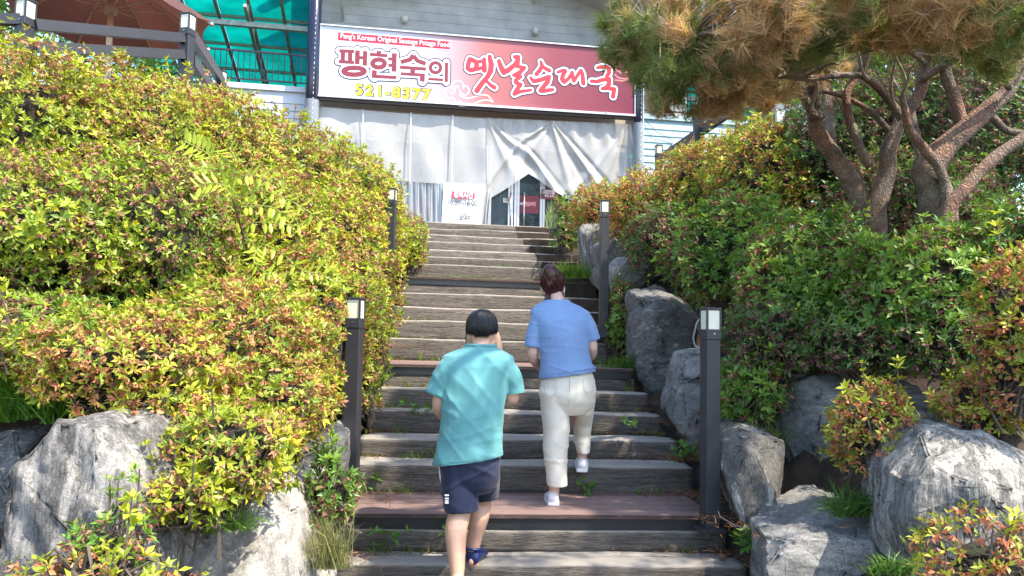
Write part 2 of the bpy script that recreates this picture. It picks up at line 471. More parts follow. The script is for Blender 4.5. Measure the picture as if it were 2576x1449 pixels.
# steps: name, depth of the front edge, height of the top above the eye, centre x, width, yaw deg, tilt
STEPS = [
 ('s', 4.37, -1.285, 0.10, 2.50, 2.5, .000),
 ('s', 4.70, -1.080, 0.12, 2.42, 3.0, .000),
 ('s', 5.33, -0.897, 0.10, 2.36, 3.5, .002),
 ('s', 5.69, -0.770, 0.08, 2.34, 3.5, .004),
 ('s', 6.14, -0.622, 0.05, 2.34, 4.0, .005),
 ('s', 6.46, -0.471, 0.00, 2.34, 4.5, .007),
 ('s', 6.86, -0.284, -0.05, 2.34, 5.0, .008),
 ('s', 7.80, -0.071, -0.08, 2.36, 5.5, .008),
 ('s', 8.18, 0.119, -0.10, 2.36, 6.0, .008),
 ('s', 8.52, 0.272, -0.11, 2.36, 6.5, .010),
 ('s', 8.88, 0.442, -0.12, 2.38, 7.0, .010),
 ('s', 9.30, 0.656, -0.14, 2.40, 7.5, .012),
 ('s', 10.0, 0.877, -0.22, 2.40, 8.0, .010),
 ('s', 10.4, 1.015, -0.28, 2.40, 8.5, .008),
 ('s', 10.8, 1.158, -0.34, 2.40, 8.5, .006),
 ('s', 11.2, 1.315, -0.40, 2.40, 9.0, .004),
 ('s', 11.6, 1.471, -0.46, 2.40, 9.0, .002),
 ('s', 12.0, 1.623, -0.52, 2.40, 9.5, .001),
 ('s', 12.4, 1.774, -0.58, 2.40, 9.5, .000),
]
LAND = 1.774 + EYE
DECKS = {1: (4.70, 5.39, 2.26), 6: (6.84, 7.86, 2.32), 11: (9.28, 10.02, 2.40)}   # resting on that sleeper: front, back, width

_sy = np.array([-60, 4.2] + [s[1] + .15 for s in STEPS] + [13.5, 300])
_sz = np.array([0, 0] + [s[2] + EYE for s in STEPS] + [LAND, LAND])
_sx = np.array([0.1, 0.1] + [s[3] for s in STEPS] + [-.6, -.6])
def stair_z(y): return float(np.interp(y, _sy, _sz))
def stair_x(y): return float(np.interp(y, _sy, _sx))

# ------------------------------------------------------------------ terrain sheet
_cp = []
for b in BUSHES:
    c, r = bush_geo(b)
    _cp.append((c.x, c.y + r.y * .5, c.z - r.z * .75, 1.0))
    _cp.append((c.x, c.y - r.y * .9, c.z - r.z * 1.15, 0.5))
for s in STEPS:
    for sd in (-1, 1):
        _cp.append((s[3] + sd * 1.35, s[1] + .1, s[2] + EYE - .12, 0.8))
for x, y, z in [(-5, 7, 3.2), (-4, 9, 3.3), (-6, 4, 3.0), (-8, 8, 3.2), (4.5, 8, 3.2), (6, 5, 3.0), (8, 9, 3.3), (-3, 1.5, 0), (3, 1.5, 0), (0, 2, 0), (-1.6, 2.7, 0), (1.7, 2.7, .0), (-2.6, 3.0, .25), (2.6, 3.0, .3),
                (-7, 1, .3), (7, 1, .5), (0, 13.5, LAND), (-4, 13, LAND), (4, 13, LAND), (-9, 13, 3.3), (9, 13, 3.3), (0, 20, LAND), (1.9, 4.2, .12), (-1.7, 4.1, .12), (2.2, 4.6, .35), (-2.1, 3.6, .25), (-1.35, 3.3, 0), (1.55, 3.3, 0)]:
    _cp.append((x, y, z, 1.2))
for rk in ROCKS:
    q = [P(v[0], min(v[1], 1480), rk[2]) for v in rk[1]]
    cx = sum(v.x for v in q) / len(q); zb = min(v.z for v in q); hw_ = (max(v.x for v in q) - min(v.x for v in q)) / 2
    for t in (-.8, 0, .8):
        _cp.append((cx + hw_ * t, rk[2] - .32, zb - .02, 2.5)); _cp.append((cx + hw_ * t, rk[2] + .1, zb, 1.5))
_cpa = np.array(_cp)
def terrain_np(X, Y):
    d2 = (X[..., None] - _cpa[:, 0]) ** 2 + (Y[..., None] - _cpa[:, 1]) ** 2 + 0.01
    w = _cpa[:, 3] / d2 ** 1.6
    Z = (w * _cpa[:, 2]).sum(-1) / w.sum(-1)
    sz = np.interp(Y, _sy, _sz); sx = np.interp(Y, _sy, _sx)
    inside = np.clip((1.32 - np.abs(X - sx)) / .12, 0, 1)
    Z = Z * (1 - inside) + np.minimum(Z, sz - .32) * inside
    far = np.clip((Y - 13.0) / .6, 0, 1)
    Z = Z * (1 - far) + (LAND - .03) * far
    nearf = np.clip((2.6 - Y) / 1.0, 0, 1)
    Z = Z * (1 - nearf) + 0.0 * nearf
    near = np.clip((3.9 - Y) / .3, 0, 1) * np.clip((1.5 - np.abs(X - .1)) / .2, 0, 1)
    Z = Z * (1 - near) - .002 * near
    return Z
def terrain_z(x, y): return float(terrain_np(np.array([x]), np.array([y]))[0])

gx = np.concatenate([np.array([-220, -120, -60, -30, -16, -11]), np.arange(-8, 8.01, .1), np.array([11, 16, 30, 60, 120, 220])])
gy = np.concatenate([np.array([-120, -60, -30, -15, -8, -4, -2, 0]), np.arange(1, 14.5, .1), np.array([16, 20, 30, 60, 120, 300])])
GX, GY = np.meshgrid(gx, gy)
GZ = terrain_np(GX, GY)
V = np.stack([GX, GY, GZ], -1).reshape(-1, 3)
nx, ny = len(gx), len(gy)
idx = np.arange(nx * ny).reshape(ny, nx)
F = np.stack([idx[:-1, :-1], idx[:-1, 1:], idx[1:, 1:], idx[1:, :-1]], -1).reshape(-1, 4)
link('ground', np_mesh('ground', V, F), M['soil'], smooth=True, kind='structure', label='brown earth banks littered with pine needles')

# ------------------------------------------------------------------ stairs
def sleeper_mesh(L, D, H, seed):
    """rough timber: rounded section, uneven faces; origin at the middle of its front top edge"""
    rnd = random.Random(seed)
    sec = []
    rr = .022
    corners = [(-D, -H, 1), (0, -H, 1), (0, 0, 1), (-D, 0, 1)]
    # section in (y back, z up): front face y=0
    pts = [(0, -H), (0, -H * .66), (0, -H * .33), (0, -rr), (rr * .3, -rr * .3), (rr, 0), (D * .35, 0), (D * .7, 0), (D - rr, 0), (D, -rr), (D, -H)]
    nseg = 56
    rings = []
    for i in range(nseg + 1):
        x = -L / 2 + L * i / nseg
        wob = noise.noise(Vector((x * .9, seed * 7.1, 0))) * .010
        ring = []
        for j, (y, z) in enumerate(pts):
            q = Vector((x * 2.3, y * 9 + seed * 3.3, z * 9))
            dz = noise.noise(q) * .007 + noise.noise(q * 3.1) * .003 + wob
            dy = noise.noise(q + Vector((9, 4, 2))) * .008 + noise.noise(q * 4.3) * .003
            e = 1.0
            if i in (0, nseg): e = .96
            ring.append(Vector((x, y * e + dy, z * e + (dz if j > 2 else 0))))
        rings.append(ring)
    mb = MB(); mb.loft(rings)
    return mb.mesh('timber_sleeper')

stair = MB()
for i, s in enumerate(STEPS):
    nxt = STEPS[i + 1] if i + 1 < len(STEPS) else None
    y1 = nxt[1] + .12 if nxt else 13.2
    z = s[2] + EYE - .022
    cx = s[3]
    stair.obox((cx, (s[1] + .10 + y1) / 2, z - .16), (s[4] / 2 - .03, 0, 0), (0, (y1 - s[1] - .10) / 2, 0), (0, 0, .16))
st = stair.build('stairway', M['soil'], kind='structure', label='long flight of weathered timber steps climbing to the shop')
for i, s in enumerate(STEPS):
    prev = STEPS[i - 1][2] if i else -EYE
    top = s[2] - (.094 if i in DECKS else 0)
    H = top - prev + .035
    o = link('timber_sleeper', sleeper_mesh(s[4], .23 if i not in (0,) else .2, H, i + 1), M['sleeper'], smooth=True)
    o.location = (s[3], s[1], top + EYE)
    o.rotation_euler = (0, s[6], R(s[5]))
    o.parent = st
# every tread has a second timber lying behind the first
for i, s in enumerate(STEPS[:-1]):
    if i in DECKS: continue
    y0 = s[1] + .222; y1 = STEPS[i + 1][1] - .004
    if y1 - y0 < .06: continue
    o = link('timber_sleeper', sleeper_mesh(s[4] * .975, y1 - y0, .12, 31 + i), M['sleeper'], smooth=True)
    o.location = (s[3] - .222 * math.sin(R(s[5])), y0, s[2] + EYE - random.uniform(.006, .016)); o.rotation_euler = (0, s[6], R(s[5])); o.parent = st

for i, (y0, y1, w) in DECKS.items():
    s = STEPS[i]
    z = s[2] + EYE
    dk = empty('deck', (s[3], y0, z), rz=R(s[5]))
    dk.rotation_euler = (0, s[6], R(s[5])); dk.parent = st
    npl = 5
    pw = (y1 - y0) / npl
    mb = MB(); mb.box(-w / 2, w / 2, 0, pw - .006, -.028, 0)
    pm = mb.mesh('plank')
    bm = bmesh.new(); bm.from_mesh(pm); bmesh.ops.bevel(bm, geom=bm.edges[:], offset=.003, segments=1, affect='EDGES'); bm.to_mesh(pm); bm.free()
    pm.materials.append(M['deck'])
    for k in range(npl):
        p = bpy.data.objects.new('plank', pm); COL.objects.link(p); p.parent = dk
        p.location = (random.uniform(-.006, .006), k * pw, random.uniform(-.001, .001))
    mb = MB(); mb.box(-w / 2 + .03, w / 2 - .03, .012, .05, -.093, -.0295)
    mb.box(-w / 2 + .03, -w / 2 + .07, .051, y1 - y0 - .02, -.093, -.0295); mb.box(w / 2 - .07, w / 2 - .03, .051, y1 - y0 - .02, -.093, -.0295)
    fr = link('deck_frame', mb.mesh('deck_frame'), M['blackmetal']); fr.parent = dk
# ------------------------------------------------------------------ building materials
M['siding'] = plain('pale blue painted siding', (0.34, 0.49, 0.53), 0.5, 0, .05, 3)
M['sidingw'] = plain('white painted siding', (0.52, 0.55, 0.59), 0.5, 0, .05, 3)
M['boardgrey'] = plain('grimy off-white cladding', (0.38, 0.39, 0.37), 0.7, 0, .2, 2.5)
M['soffit'] = plain('dirty white soffit', (0.50, 0.49, 0.46), 0.7, 0, .15, 3)
M['navy'] = plain('glossy navy pole paint', (0.012, 0.016, 0.04), 0.18, 0, .1, 4)
M['alu'] = plain('brushed aluminium', (0.62, 0.63, 0.65), 0.35, 0.4, .06, 10)
M['tile'] = plain('beige wall tile', (0.46, 0.40, 0.31), 0.55, 0, .12, 6)
M['teal_steel'] = plain('grey-green canopy steel', (0.25, 0.29, 0.25), 0.55, 0.1, .2, 7)
M['interior'] = plain('dim shop interior', (0.06, 0.055, 0.05), 0.8)
M['maroon'] = plain('maroon film', (0.17, 0.025, 0.04), 0.5, 0, .06)
M['paper'] = plain('white paper', (0.82, 0.82, 0.80), 0.7, 0, .02)
n = NT('tinted shop glass'); n.set((0.05, 0.07, 0.08), 0.04); n.b.inputs['Specular IOR Level'].default_value = .6
tb = n.new('ShaderNodeBsdfTransparent'); tb.inputs[0].default_value = (.55, .68, .72, 1); mx = n.new('ShaderNodeMixShader'); mx.inputs[0].default_value = .55
n.lk(n.b.outputs[0], mx.inputs[1]); n.lk(tb.outputs[0], mx.inputs[2]); n.lk(mx.outputs[0], n.out.inputs[0]); M['glass'] = n.m
n = NT('teal corrugated polycarbonate'); f = n.noise(n.map((1, 1, 1)), 1.3, 6, .6); st_ = n.noise(n.map((5, 1, 1)), 3, 6, .7)
c = n.ramp(f, [(.3, (0.005, .24, .21)), (.7, (0.02, .42, .38))]); c = n.mix(n.ramp(st_, [(.6, (0, 0, 0)), (.8, (.5, .5, .5))]), c, (.02, .16, .13))
n.set(c, .25); n.translucent(n.mix(1.0, c, (1.5, 1.5, 1.5), 'MULTIPLY'), .7); M['teal'] = n.m
n = NT('milky plastic sheeting'); f = n.noise(n.map(), 2.2, 4); n.set(n.ramp(f, [(.3, (.63, .62, .60)), (.7, (.74, .73, .71))]), .26)
n.b.inputs['Specular IOR Level'].default_value = .7
n.bump(n.mix(.5, n.noise(n.map((2, 2, .5)), 9, 5, .6, .5), n.noise(n.map((1.2, 1.2, .8)), 26, 3)), .35, .03)
tr = n.new('ShaderNodeBsdfTranslucent'); tr.inputs[0].default_value = (.8, .8, .79, 1); mx1 = n.new('ShaderNodeMixShader'); mx1.inputs[0].default_value = .2
n.lk(n.b.outputs[0], mx1.inputs[1]); n.lk(tr.outputs[0], mx1.inputs[2])
tb = n.new('ShaderNodeBsdfTransparent'); tb.inputs[0].default_value = (.95, .95, .95, 1); mx = n.new('ShaderNodeMixShader'); mx.inputs[0].default_value = .33
n.lk(mx1.outputs[0], mx.inputs[1]); n.lk(tb.outputs[0], mx.inputs[2]); n.lk(mx.outputs[0], n.out.inputs[0]); M['sheet'] = n.m
n = NT('clear plastic window'); n.set((.6, .66, .72), .12)
tb = n.new('ShaderNodeBsdfTransparent'); tb.inputs[0].default_value = (.85, .9, .95, 1); mx = n.new('ShaderNodeMixShader'); mx.inputs[0].default_value = .62
n.lk(n.b.outputs[0], mx.inputs[1]); n.lk(tb.outputs[0], mx.inputs[2]); n.lk(mx.outputs[0], n.out.inputs[0]); M['clear'] = n.m

def fbox(mb, s0, s1, z0, z1, o0, o1, m=0):
    """box in shop-front coordinates: along s, up z, out o"""
    c = FW((s0 + s1) / 2, (z0 + z1) / 2, (o0 + o1) / 2)
    return mb.obox(c, FU * ((s1 - s0) / 2), FN * ((o1 - o0) / 2), Vector((0, 0, (z1 - z0) / 2)), m)
def fs(px, py, off=0.0):
    return FL(FP(px, py, off))

# ------------------------------------------------------------------ the shop building
bld = empty('restaurant_building', FW(3.2, LAND, -2), 'shop building with white and pale blue siding behind the big sign', 'building')
sL = fs(783, 290)[0]; sR = fs(1607, 250)[0]
z_sign_b = fs(797, 240)[1]; z_sign_t = fs(805, 62)[1]
# upper wall of wide boards, above and behind the sign
zt0, zt1 = z_sign_b - .2, z_sign_b + 4.2
k = 0
z = zt0
while z < zt1:
    mb = MB(); fbox(mb, sL - .2, sR + 1.6, z, z + .195, -1.32, -1.2)
    mb.build('board', M['boardgrey'], bld); z += .2
# soffit slopes like a low gable
apex = (sL + sR) / 2 + .6
zg = zt0 + 3.75
for a, b in (((sL - .25, zg - .95), (apex, zg + .1)), ((apex, zg + .1), (sR + 1.6, zg - 1.5))):
    mb = MB()
    p0, p1 = FW(a[0], a[1], .0), FW(b[0], b[1], .0)
    q0, q1 = FW(a[0], a[1], -3), FW(b[0], b[1], -3)
    up = Vector((0, 0, .14))
    mb.add([p0, p1, q1, q0, p0 + up, p1 + up, q1 + up, q0 + up], [(0, 1, 2, 3), (7, 6, 5, 4), (0, 4, 5, 1), (3, 2, 6, 7), (0, 3, 7, 4), (1, 5, 6, 2)])
    mb.build('roof', M['soffit'], bld)
    mb = MB(); mb.beam(p0 + FN * .05 + up * 1.6, p1 + FN * .05 + up * 1.6, .1, .22)
    mb.build('fascia', M['blackmetal'], bld)
for t in (.12, .4, .62, .88):
    s_ = sL - .5 + (sR - sL + 1.6) * t
    mb = MB(); zz = zg - 1.0 + (.9 if .3 < t < .7 else .1)
    mb.beam(FW(s_, zz - .6, -1.17), FW(s_ - .1, zz, -.35), .06, .06); mb.build('bracket', M['boardgrey'], bld)
# lower front: tiled band, windows, doors
zd = LAND + 2.25
for j in range(9):
    z0 = zd + j * .12
    nt = 54
    if j < 6: continue
mb = MB()
s = sL
ts = .13
cols = int((sR - sL) / ts) + 1
mbt = MB(); fbox(mbt, -.05, ts - .062, 0, .45, -.0, .02)
for r_ in range(2):
    for ci in range(cols):
        pass
# tall narrow beige tiles right under the sign
tile_me = None
for ci in range(cols):
    mb = MB(); s0 = sL + ci * ts
    mb.obox((0, 0, 0), FU * (ts / 2 - .006), FN * .012, Vector((0, 0, .22)))
    if tile_me is None:
        tile_me = mb.mesh('tile'); tile_me.materials.append(M['tile'])
    o = bpy.data.objects.new('tile', tile_me); COL.objects.link(o); o.parent = bld
    o.matrix_parent_inverse = wmat(bld).inverted()
    o.location = FW(s0 + ts / 2, z_sign_b - .26, -.475)
mb = MB(); fbox(mb, sL - .1, sR + .1, zd + .0, z_sign_b + .6, -.62, -.49)
mb.build('lintel_wall', M['tile'], bld)
sD0 = fs(1228, 540, -.6)[0]; sD1 = fs(1362, 540, -.6)[0]; sD2 = fs(1470, 540, -.6)[0]
mb = MB(); fbox(mb, sL - .1, sL + .55, LAND, zd - .004, -.62, -.5); mb.build('wall', M['sidingw'], bld)
mb = MB(); fbox(mb, sL - .1, sR + 2.2, LAND - .2, zd + 2.2, -6.2, -6.1); mb.build('back_wall', M['interior'], bld)
mb = MB(); fbox(mb, sL - .1, sR + .1, zd + .3, zd + .4, -6.0, -.63); mb.build('ceiling', M['interior'], bld)
# shop windows left of the doors
def pane(name, s0, s1, z0, z1, off, parent, mt='glass', fr=.045):
    w = empty(name, FW((s0 + s1) / 2, z0, off)); w.parent = parent; w.matrix_parent_inverse = wmat(parent).inverted()
    mb = MB(); fbox(mb, s0 + fr, s1 - fr, z0 + fr, z1 - fr, off - .006, off + .006); mb.build('pane', M[mt], w)
    mb = MB(); fbox(mb, s0, s0 + fr, z0, z1, off - .03, off + .03); fbox(mb, s1 - fr, s1, z0, z1, off - .03, off + .03)
    fbox(mb, s0 + fr, s1 - fr, z0, z0 + fr, off - .029, off + .029); fbox(mb, s0 + fr, s1 - fr, z1 - fr, z1, off - .029, off + .029)
    mb.build('frame', M['alu'], w)
    return w
s0 = sL + .56
nwin = 3
for i in range(nwin):
    a = s0 + (sD0 - .02 - s0) * i / nwin; b = s0 + (sD0 - .02 - s0) * (i + 1) / nwin - .02
    w = pane('window', a, b, LAND + .02, zd - .01, -.56, bld)
    mb = MB(); fbox(mb, a + .1, b - .1, LAND + .62, LAND + .98, -.553, -.551); mb.build('maroon_film', M['maroon'], w)
mid = (sD0 + sD1) / 2 + .02
sDa = fs(1282, 540, -.6)[0]
dA = pane('door', sD0, sDa, LAND + .02, zd - .01, -.56, bld, fr=.05)
d1 = pane('door', sDa + .01, mid, LAND + .02, zd - .01, -.56, bld, fr=.05)
d2 = pane('door', mid + .01, sD1, LAND + .02, zd - .01, -.56, bld, fr=.05)
for d_, xx in ((d1, mid - .14), (d2, mid + .15)):
    mb = MB(); mb.tube([FW(xx, LAND + .35, -.47), FW(xx, LAND + 1.25, -.47)], .018, 8)
    mb.tube([FW(xx, LAND + .45, -.55), FW(xx, LAND + .45, -.47)], .01, 6); mb.tube([FW(xx, LAND + 1.15, -.55), FW(xx, LAND + 1.15, -.47)], .01, 6)
    mb.build('handle', M['steel'], d_, smooth=True)
wR = pane('window', sD1 + .01, sD2 + .25, LAND + .02, zd - .01, -.56, bld)
pane('window', sD2 + .27, sR - .05, LAND + .02, zd - .01, -.56, bld)
for d_, a, b in ((d1, sDa + .06, mid - .06), (d2, mid + .06, sD1 - .06)):
    mb = MB(); fbox(mb, a, b, LAND + .82, LAND + 1.2, -.552, -.550); mb.build('maroon_film', M['maroon'], d_)
for a, z0, b, z1 in ((sDa + .15, LAND + .15, mid - .3, LAND + .5), (mid + .4, LAND + .3, sD1 - .2, LAND + .55)):
    mb = MB(); fbox(mb, a, b, z0, z1, -2.4, -2.0); mb.build('table', M['boardgrey'], bld)
mb = MB(); fbox(mb, mid + .1, sD1 - .1, LAND + 1.3, LAND + 1.7, -3.4, -3.2); mb.build('counter_board', M['paper'], bld)

# lettering helpers: strokes drawn on the shop front
def px_map(ox, oy, sc, off):
    return lambda x, y: FP((ox + x * sc) / 1.5652, (oy + y * sc) / 1.5652, off)
class Strokes:
    def __init__(s, fmap, unit):
        s.fm, s.mb, s.e, s.unit = fmap, MB(), 0.0, unit
    def disc(s, x, y, r, n=14):
        c = s.fm(x, y) + FN * s.e; s.e += 6e-6
        ru = r * s.unit
        vs = [c + FU * (math.cos(2 * math.pi * i / n) * ru) + Vector((0, 0, math.sin(2 * math.pi * i / n) * ru)) for i in range(n)]
        s.mb.add(vs, [tuple(range(n))])
    def line(s, pts, w, round_=True, closed=False):
        pts = list(pts)
        if closed: pts = pts + [pts[0]]
        ws = w if isinstance(w, (list, tuple)) else [w] * len(pts)
        q = [s.fm(*p) for p in pts]
        for i in range(len(q) - 1):
            d = (q[i + 1] - q[i]).normalized(); sd = d.cross(FN)
            o = FN * s.e; s.e += 6e-6
            a, b = ws[i] / 2 * s.unit, ws[i + 1] / 2 * s.unit
            s.mb.add([q[i] + sd * a + o, q[i] - sd * a + o, q[i + 1] - sd * b + o, q[i + 1] + sd * b + o], [(0, 1, 2, 3)])
        for i, p in enumerate(pts):
            if round_ or 0 < i < len(pts) - 1:
                s.disc(p[0], p[1], ws[i] / 2)
    def arc(s, cx, cy, rx, ry, w, a0=0, a1=360, n=28):
        s.line([(cx + rx * math.cos(R(a0 + (a1 - a0) * i / n)), cy + ry * math.sin(R(a0 + (a1 - a0) * i / n))) for i in range(n + 1)], w)

def text_mesh(body, size, bold=0.0, spacing=1.0, align='LEFT'):
    c = bpy.data.curves.new('t', 'FONT'); c.body = body; c.size = size; c.offset = bold; c.space_character = spacing
    c.align_x = align; c.resolution_u = 4
    o = bpy.data.objects.new('t', c); COL.objects.link(o)
    bpy.context.view_layer.update()
    me = bpy.data.meshes.new_from_object(o.evaluated_get(bpy.context.evaluated_depsgraph_get()))
    bpy.data.objects.remove(o); bpy.data.curves.remove(c)
    return me
def put_text(name, body, p, size, mt, parent, bold=0.0, spacing=1.0, width=None, tilt=0.0, align='LEFT'):
    """flat print on the shop front: p is the lower left corner; width stretches it to fit"""
    me = text_mesh(body, size, bold, spacing, align)
    xs = [v.co.x for v in me.vertices]
    k = width / (max(xs) - min(xs)) if width else 1.0
    x0 = min(xs) if align == 'LEFT' else 0
    ct, st2 = math.cos(tilt), math.sin(tilt)
    for v in me.vertices:
        x, y = (v.co.x - x0) * k, v.co.y
        v.co = p + FU * (x * ct - y * st2) + Vector((0, 0, x * st2 + y * ct))
    return link(name, me, mt, parent)

# ------------------------------------------------------------------ the big sign
sign = empty('shop_sign', FP(1200, 265, 0), 'long sign board fading from white to maroon with large red lettering', 'sign')
TL, TR, BR_, BL = FP(805, 62), FP(1599, 127.5), FP(1598, 291), FP(797, 240)
mb = MB()
dz = FN * -.10
mb.add([TL, TR, BR_, BL, TL + dz, TR + dz, BR_ + dz, BL + dz], [(0, 3, 2, 1), (4, 5, 6, 7), (0, 1, 5, 4), (1, 2, 6, 5), (2, 3, 7, 6), (3, 0, 4, 7)])
n = NT('sign print'); sp = n.new('ShaderNodeSeparateXYZ'); n.lk(n.map((1 / 6.6, 1, 1), 'Object', loc=(-TL.x / 6.6, 0, 0)), sp.inputs[0])
c = n.ramp(sp.outputs[0], [(0.0, (.66, .70, .76)), (.20, (.60, .61, .70)), (.36, (.52, .37, .40)), (.50, (.44, .15, .14)), (.72, (.26, .058, .075)), (1.0, (.18, .036, .06))])
n.set(c, .32); n.b.inputs['Specular IOR Level'].default_value = .35
mb.build('panel', n.m, sign)
mb = MB()
mb.beam(TL + FN * .012, TR + FN * .012, .05, .025); mb.beam(BL + FN * .012, BR_ + FN * .012, .05, .045); mb.beam(TR + FN * .013, BR_ + FN * .013, .03, .05, up=FU); mb.beam(TL + FN * .013, BL + FN * .013, .03, .05, up=FU)
mb.build('frame', M['alu'], sign)
mb = MB(); mb.beam(BL - FN * .05 - Vector((0, 0, .05)), BR_ - FN * .05 - Vector((0, 0, .05)), .09, .07); mb.build('support_rail', plain('brown steel rail', (.05, .03, .025), .6), sign)
for tx in (.13, .27, .52, .9):
    mb = MB(); p = BL.lerp(BR_, tx); mb.obox(p + FN * .03, FU * .02, FN * .02, Vector((0, 0, .03))); mb.build('clip', M['steel'], sign)
redm = plain('sign red', (.66, .028, .04), .35, 0, .03); whm = plain('sign white', (.74, .75, .78), .35, 0, .01)
nvm = plain('sign navy outline', (.022, .012, .045), .4, 0, .02); mrm = plain('sign dark red', (.22, .022, .035), .35, 0, .03)
yelm = plain('sign yellow', (.85, .72, .02), .35, 0, .02); pinkm = plain('sign pale pink line', (.74, .60, .66), .4, 0, .02); salm = plain('sign salmon line', (.55, .20, .18), .4, 0, .02)
fmA = lambda off: px_map(1780, 180, .2795, off)
fmB = lambda off: px_map(1280, 80, .2485, off)
uA = (FP(1300, 200) - FP(1200, 200)).length / 100 / 1.5652 * .2795
uB = uA / .2795 * .2485
CALLI = [
 ([(250, 190), (228, 260), (222, 320), (262, 345), (325, 330), (350, 275), (330, 222), (275, 195)], 58, True),
 ([(370, 225), (445, 215)], 46, False), ([(365, 330), (440, 300)], 46, False), ([(452, 190), (456, 345)], [52, 66], False),
 ([(530, 155), (552, 260), (545, 350), (505, 430), (420, 530), (350, 632)], [56, 70, 70, 60, 62, 68], False), ([(480, 490), (545, 555), (598, 588)], [40, 46, 56], False),
 ([(660, 215), (690, 300), (728, 372), (790, 345), (880, 270), (925, 210)], [52, 66, 76, 66, 58, 60], False), ([(885, 158), (930, 155)], 52, False), ([(930, 160), (915, 280)], [62, 66], False),
 ([(940, 295), (1020, 312), (955, 375), (870, 415), (965, 432), (893, 492), (900, 520), (965, 548), (910, 620), (878, 678), (960, 645), (1112, 625)], [46, 52, 56, 46, 52, 50, 52, 56, 54, 54, 46, 34], False),
 ([(1250, 222), (1270, 285), (1235, 345), (1190, 398)], [36, 56, 54, 56], False), ([(1280, 298), (1370, 350)], [46, 54], False),
 ([(1108, 452), (1150, 500), (1240, 482), (1365, 440), (1345, 510), (1270, 600), (1245, 632), (1300, 635), (1418, 618)], [40, 56, 56, 60, 62, 58, 58, 54, 44], False),
 ([(1490, 372), (1570, 345), (1598, 355), (1560, 420), (1550, 470), (1580, 508), (1640, 465), (1692, 372), (1700, 440), (1715, 496), (1765, 420), (1815, 350), (1838, 400), (1850, 530)], [38, 48, 52, 56, 60, 60, 46, 44, 50, 50, 44, 50, 54, 58], False),
 ([(2052, 310), (2110, 296), (2170, 300), (2208, 320), (2212, 380), (2180, 430)], [44, 48, 48, 58, 58, 50], False),
 ([(1962, 498), (2040, 505), (2130, 478), (2215, 468), (2208, 540), (2190, 590), (2120, 605)], [46, 50, 52, 56, 64, 70, 48], False), ([(2170, 595), (2285, 612), (2268, 715)], [50, 56, 60], False),
]
BOLD = [
 ('l', [(225, 482), (460, 492)], 50), ('l', [(215, 652), (460, 667)], 50), ('l', [(285, 490), (280, 655)], 64), ('l', [(400, 490), (395, 660)], 64),
 ('l', [(515, 475), (510, 695)], 70), ('l', [(515, 587), (630, 595)], 48), ('l', [(635, 485), (630, 717)], 64), ('a', (460, 805, 166, 54), 72),
 ('l', [(815, 507), (888, 511)], 48), ('l', [(710, 537), (990, 560)], 50), ('a', (848, 683, 97, 62), 70), ('l', [(1098, 520), (1092, 812)], 74),
 ('l', [(1000, 608), (1090, 615)], 48), ('l', [(1000, 710), (1090, 716)], 48), ('l', [(782, 790), (778, 905)], 74), ('l', [(745, 885), (1130, 905)], 52),
 ('l', [(1400, 550), (1345, 622), (1200, 662)], 66), ('l', [(1400, 560), (1462, 640), (1595, 688)], 66), ('l', [(1185, 742), (1600, 772)], 52), ('l', [(1392, 760), (1386, 845)], 72),
 ('l', [(1200, 845), (1580, 868)], 48), ('l', [(1545, 850), (1540, 970)], 74), ('a', (1750, 750, 81, 78), 54), ('l', [(1635, 928), (1870, 943)], 42), ('l', [(1925, 668), (1920, 980)], 52),
]
for nm, mt, extra, off in (('letter_outline', nvm, 80, .0035), ('letter_border', whm, 56, .0065)):
    sk = Strokes(fmA(off), uA)
    for pts, w, cl in CALLI:
        sk.line(pts, [x + extra for x in w] if isinstance(w, list) else w + extra, True, cl)
    sk.mb.build(nm, mt, sign)
for i0, i1 in ((0, 6), (6, 10), (10, 13), (13, 14), (14, 17)):      # one object for each red letter
    sk = Strokes(fmA(.0095), uA)
    for pts, w, cl in CALLI[i0:i1]: sk.line(pts, [x * 1.12 for x in w] if isinstance(w, list) else w * 1.12, True, cl)
    sk.mb.build('red_letter', redm, sign)
for nm, mt, extra, off in (('letter_outline', nvm, 94, .0035), ('letter_border', whm, 62, .0065)):
    sk = Strokes(fmB(off), uB)
    for kind, d_, w in BOLD:
        if kind == 'l': sk.line(d_, w + extra, extra > 0)
        else: sk.arc(d_[0], d_[1], d_[2], d_[3], w + extra)
    sk.mb.build(nm, mt, sign)
for i0, i1 in ((0, 8), (8, 16), (16, 22), (22, 25)):
    sk = Strokes(fmB(.0095), uB)
    for kind, d_, w in BOLD[i0:i1]:
        if kind == 'l': sk.line(d_, w, False)
        else: sk.arc(d_[0], d_[1], d_[2], d_[3], w)
    sk.mb.build('dark_red_letter', mrm, sign)
sk = Strokes(fmB(.0025), uB)
cl_ = [((2100, 1050, 95, 95), 150, 380), ((1990, 1140, 90, 95), -70, -290), ((2210, 1110, 70, 75), -110, 120)]
for (cx, cy, rx, ry), a0, a1 in cl_: sk.arc(cx, cy, rx, ry, 22, a0, a1, 18)
sk.line([(1980, 1140), (2020, 1160), (2060, 1110), (2060, 1050), (2100, 1040), (2115, 1075)], 20)
sk.line([(2130, 1110), (2140, 1190), (2210, 1235), (2330, 1225), (2480, 1175), (2580, 1190), (2660, 1290)], 20)
sk.line([(2160, 1150), (2210, 1185), (2210, 1230)], 18); sk.line([(2040, 1240), (2080, 1320), (2140, 1360), (2280, 1350), (2480, 1270), (2580, 1265), (2660, 1290)], 20); sk.line([(2130, 1270), (2180, 1320), (2260, 1330)], 18)
sk.mb.build('cloud_swirl', pinkm, sign)
sk = Strokes(fmA(.0025), uA)
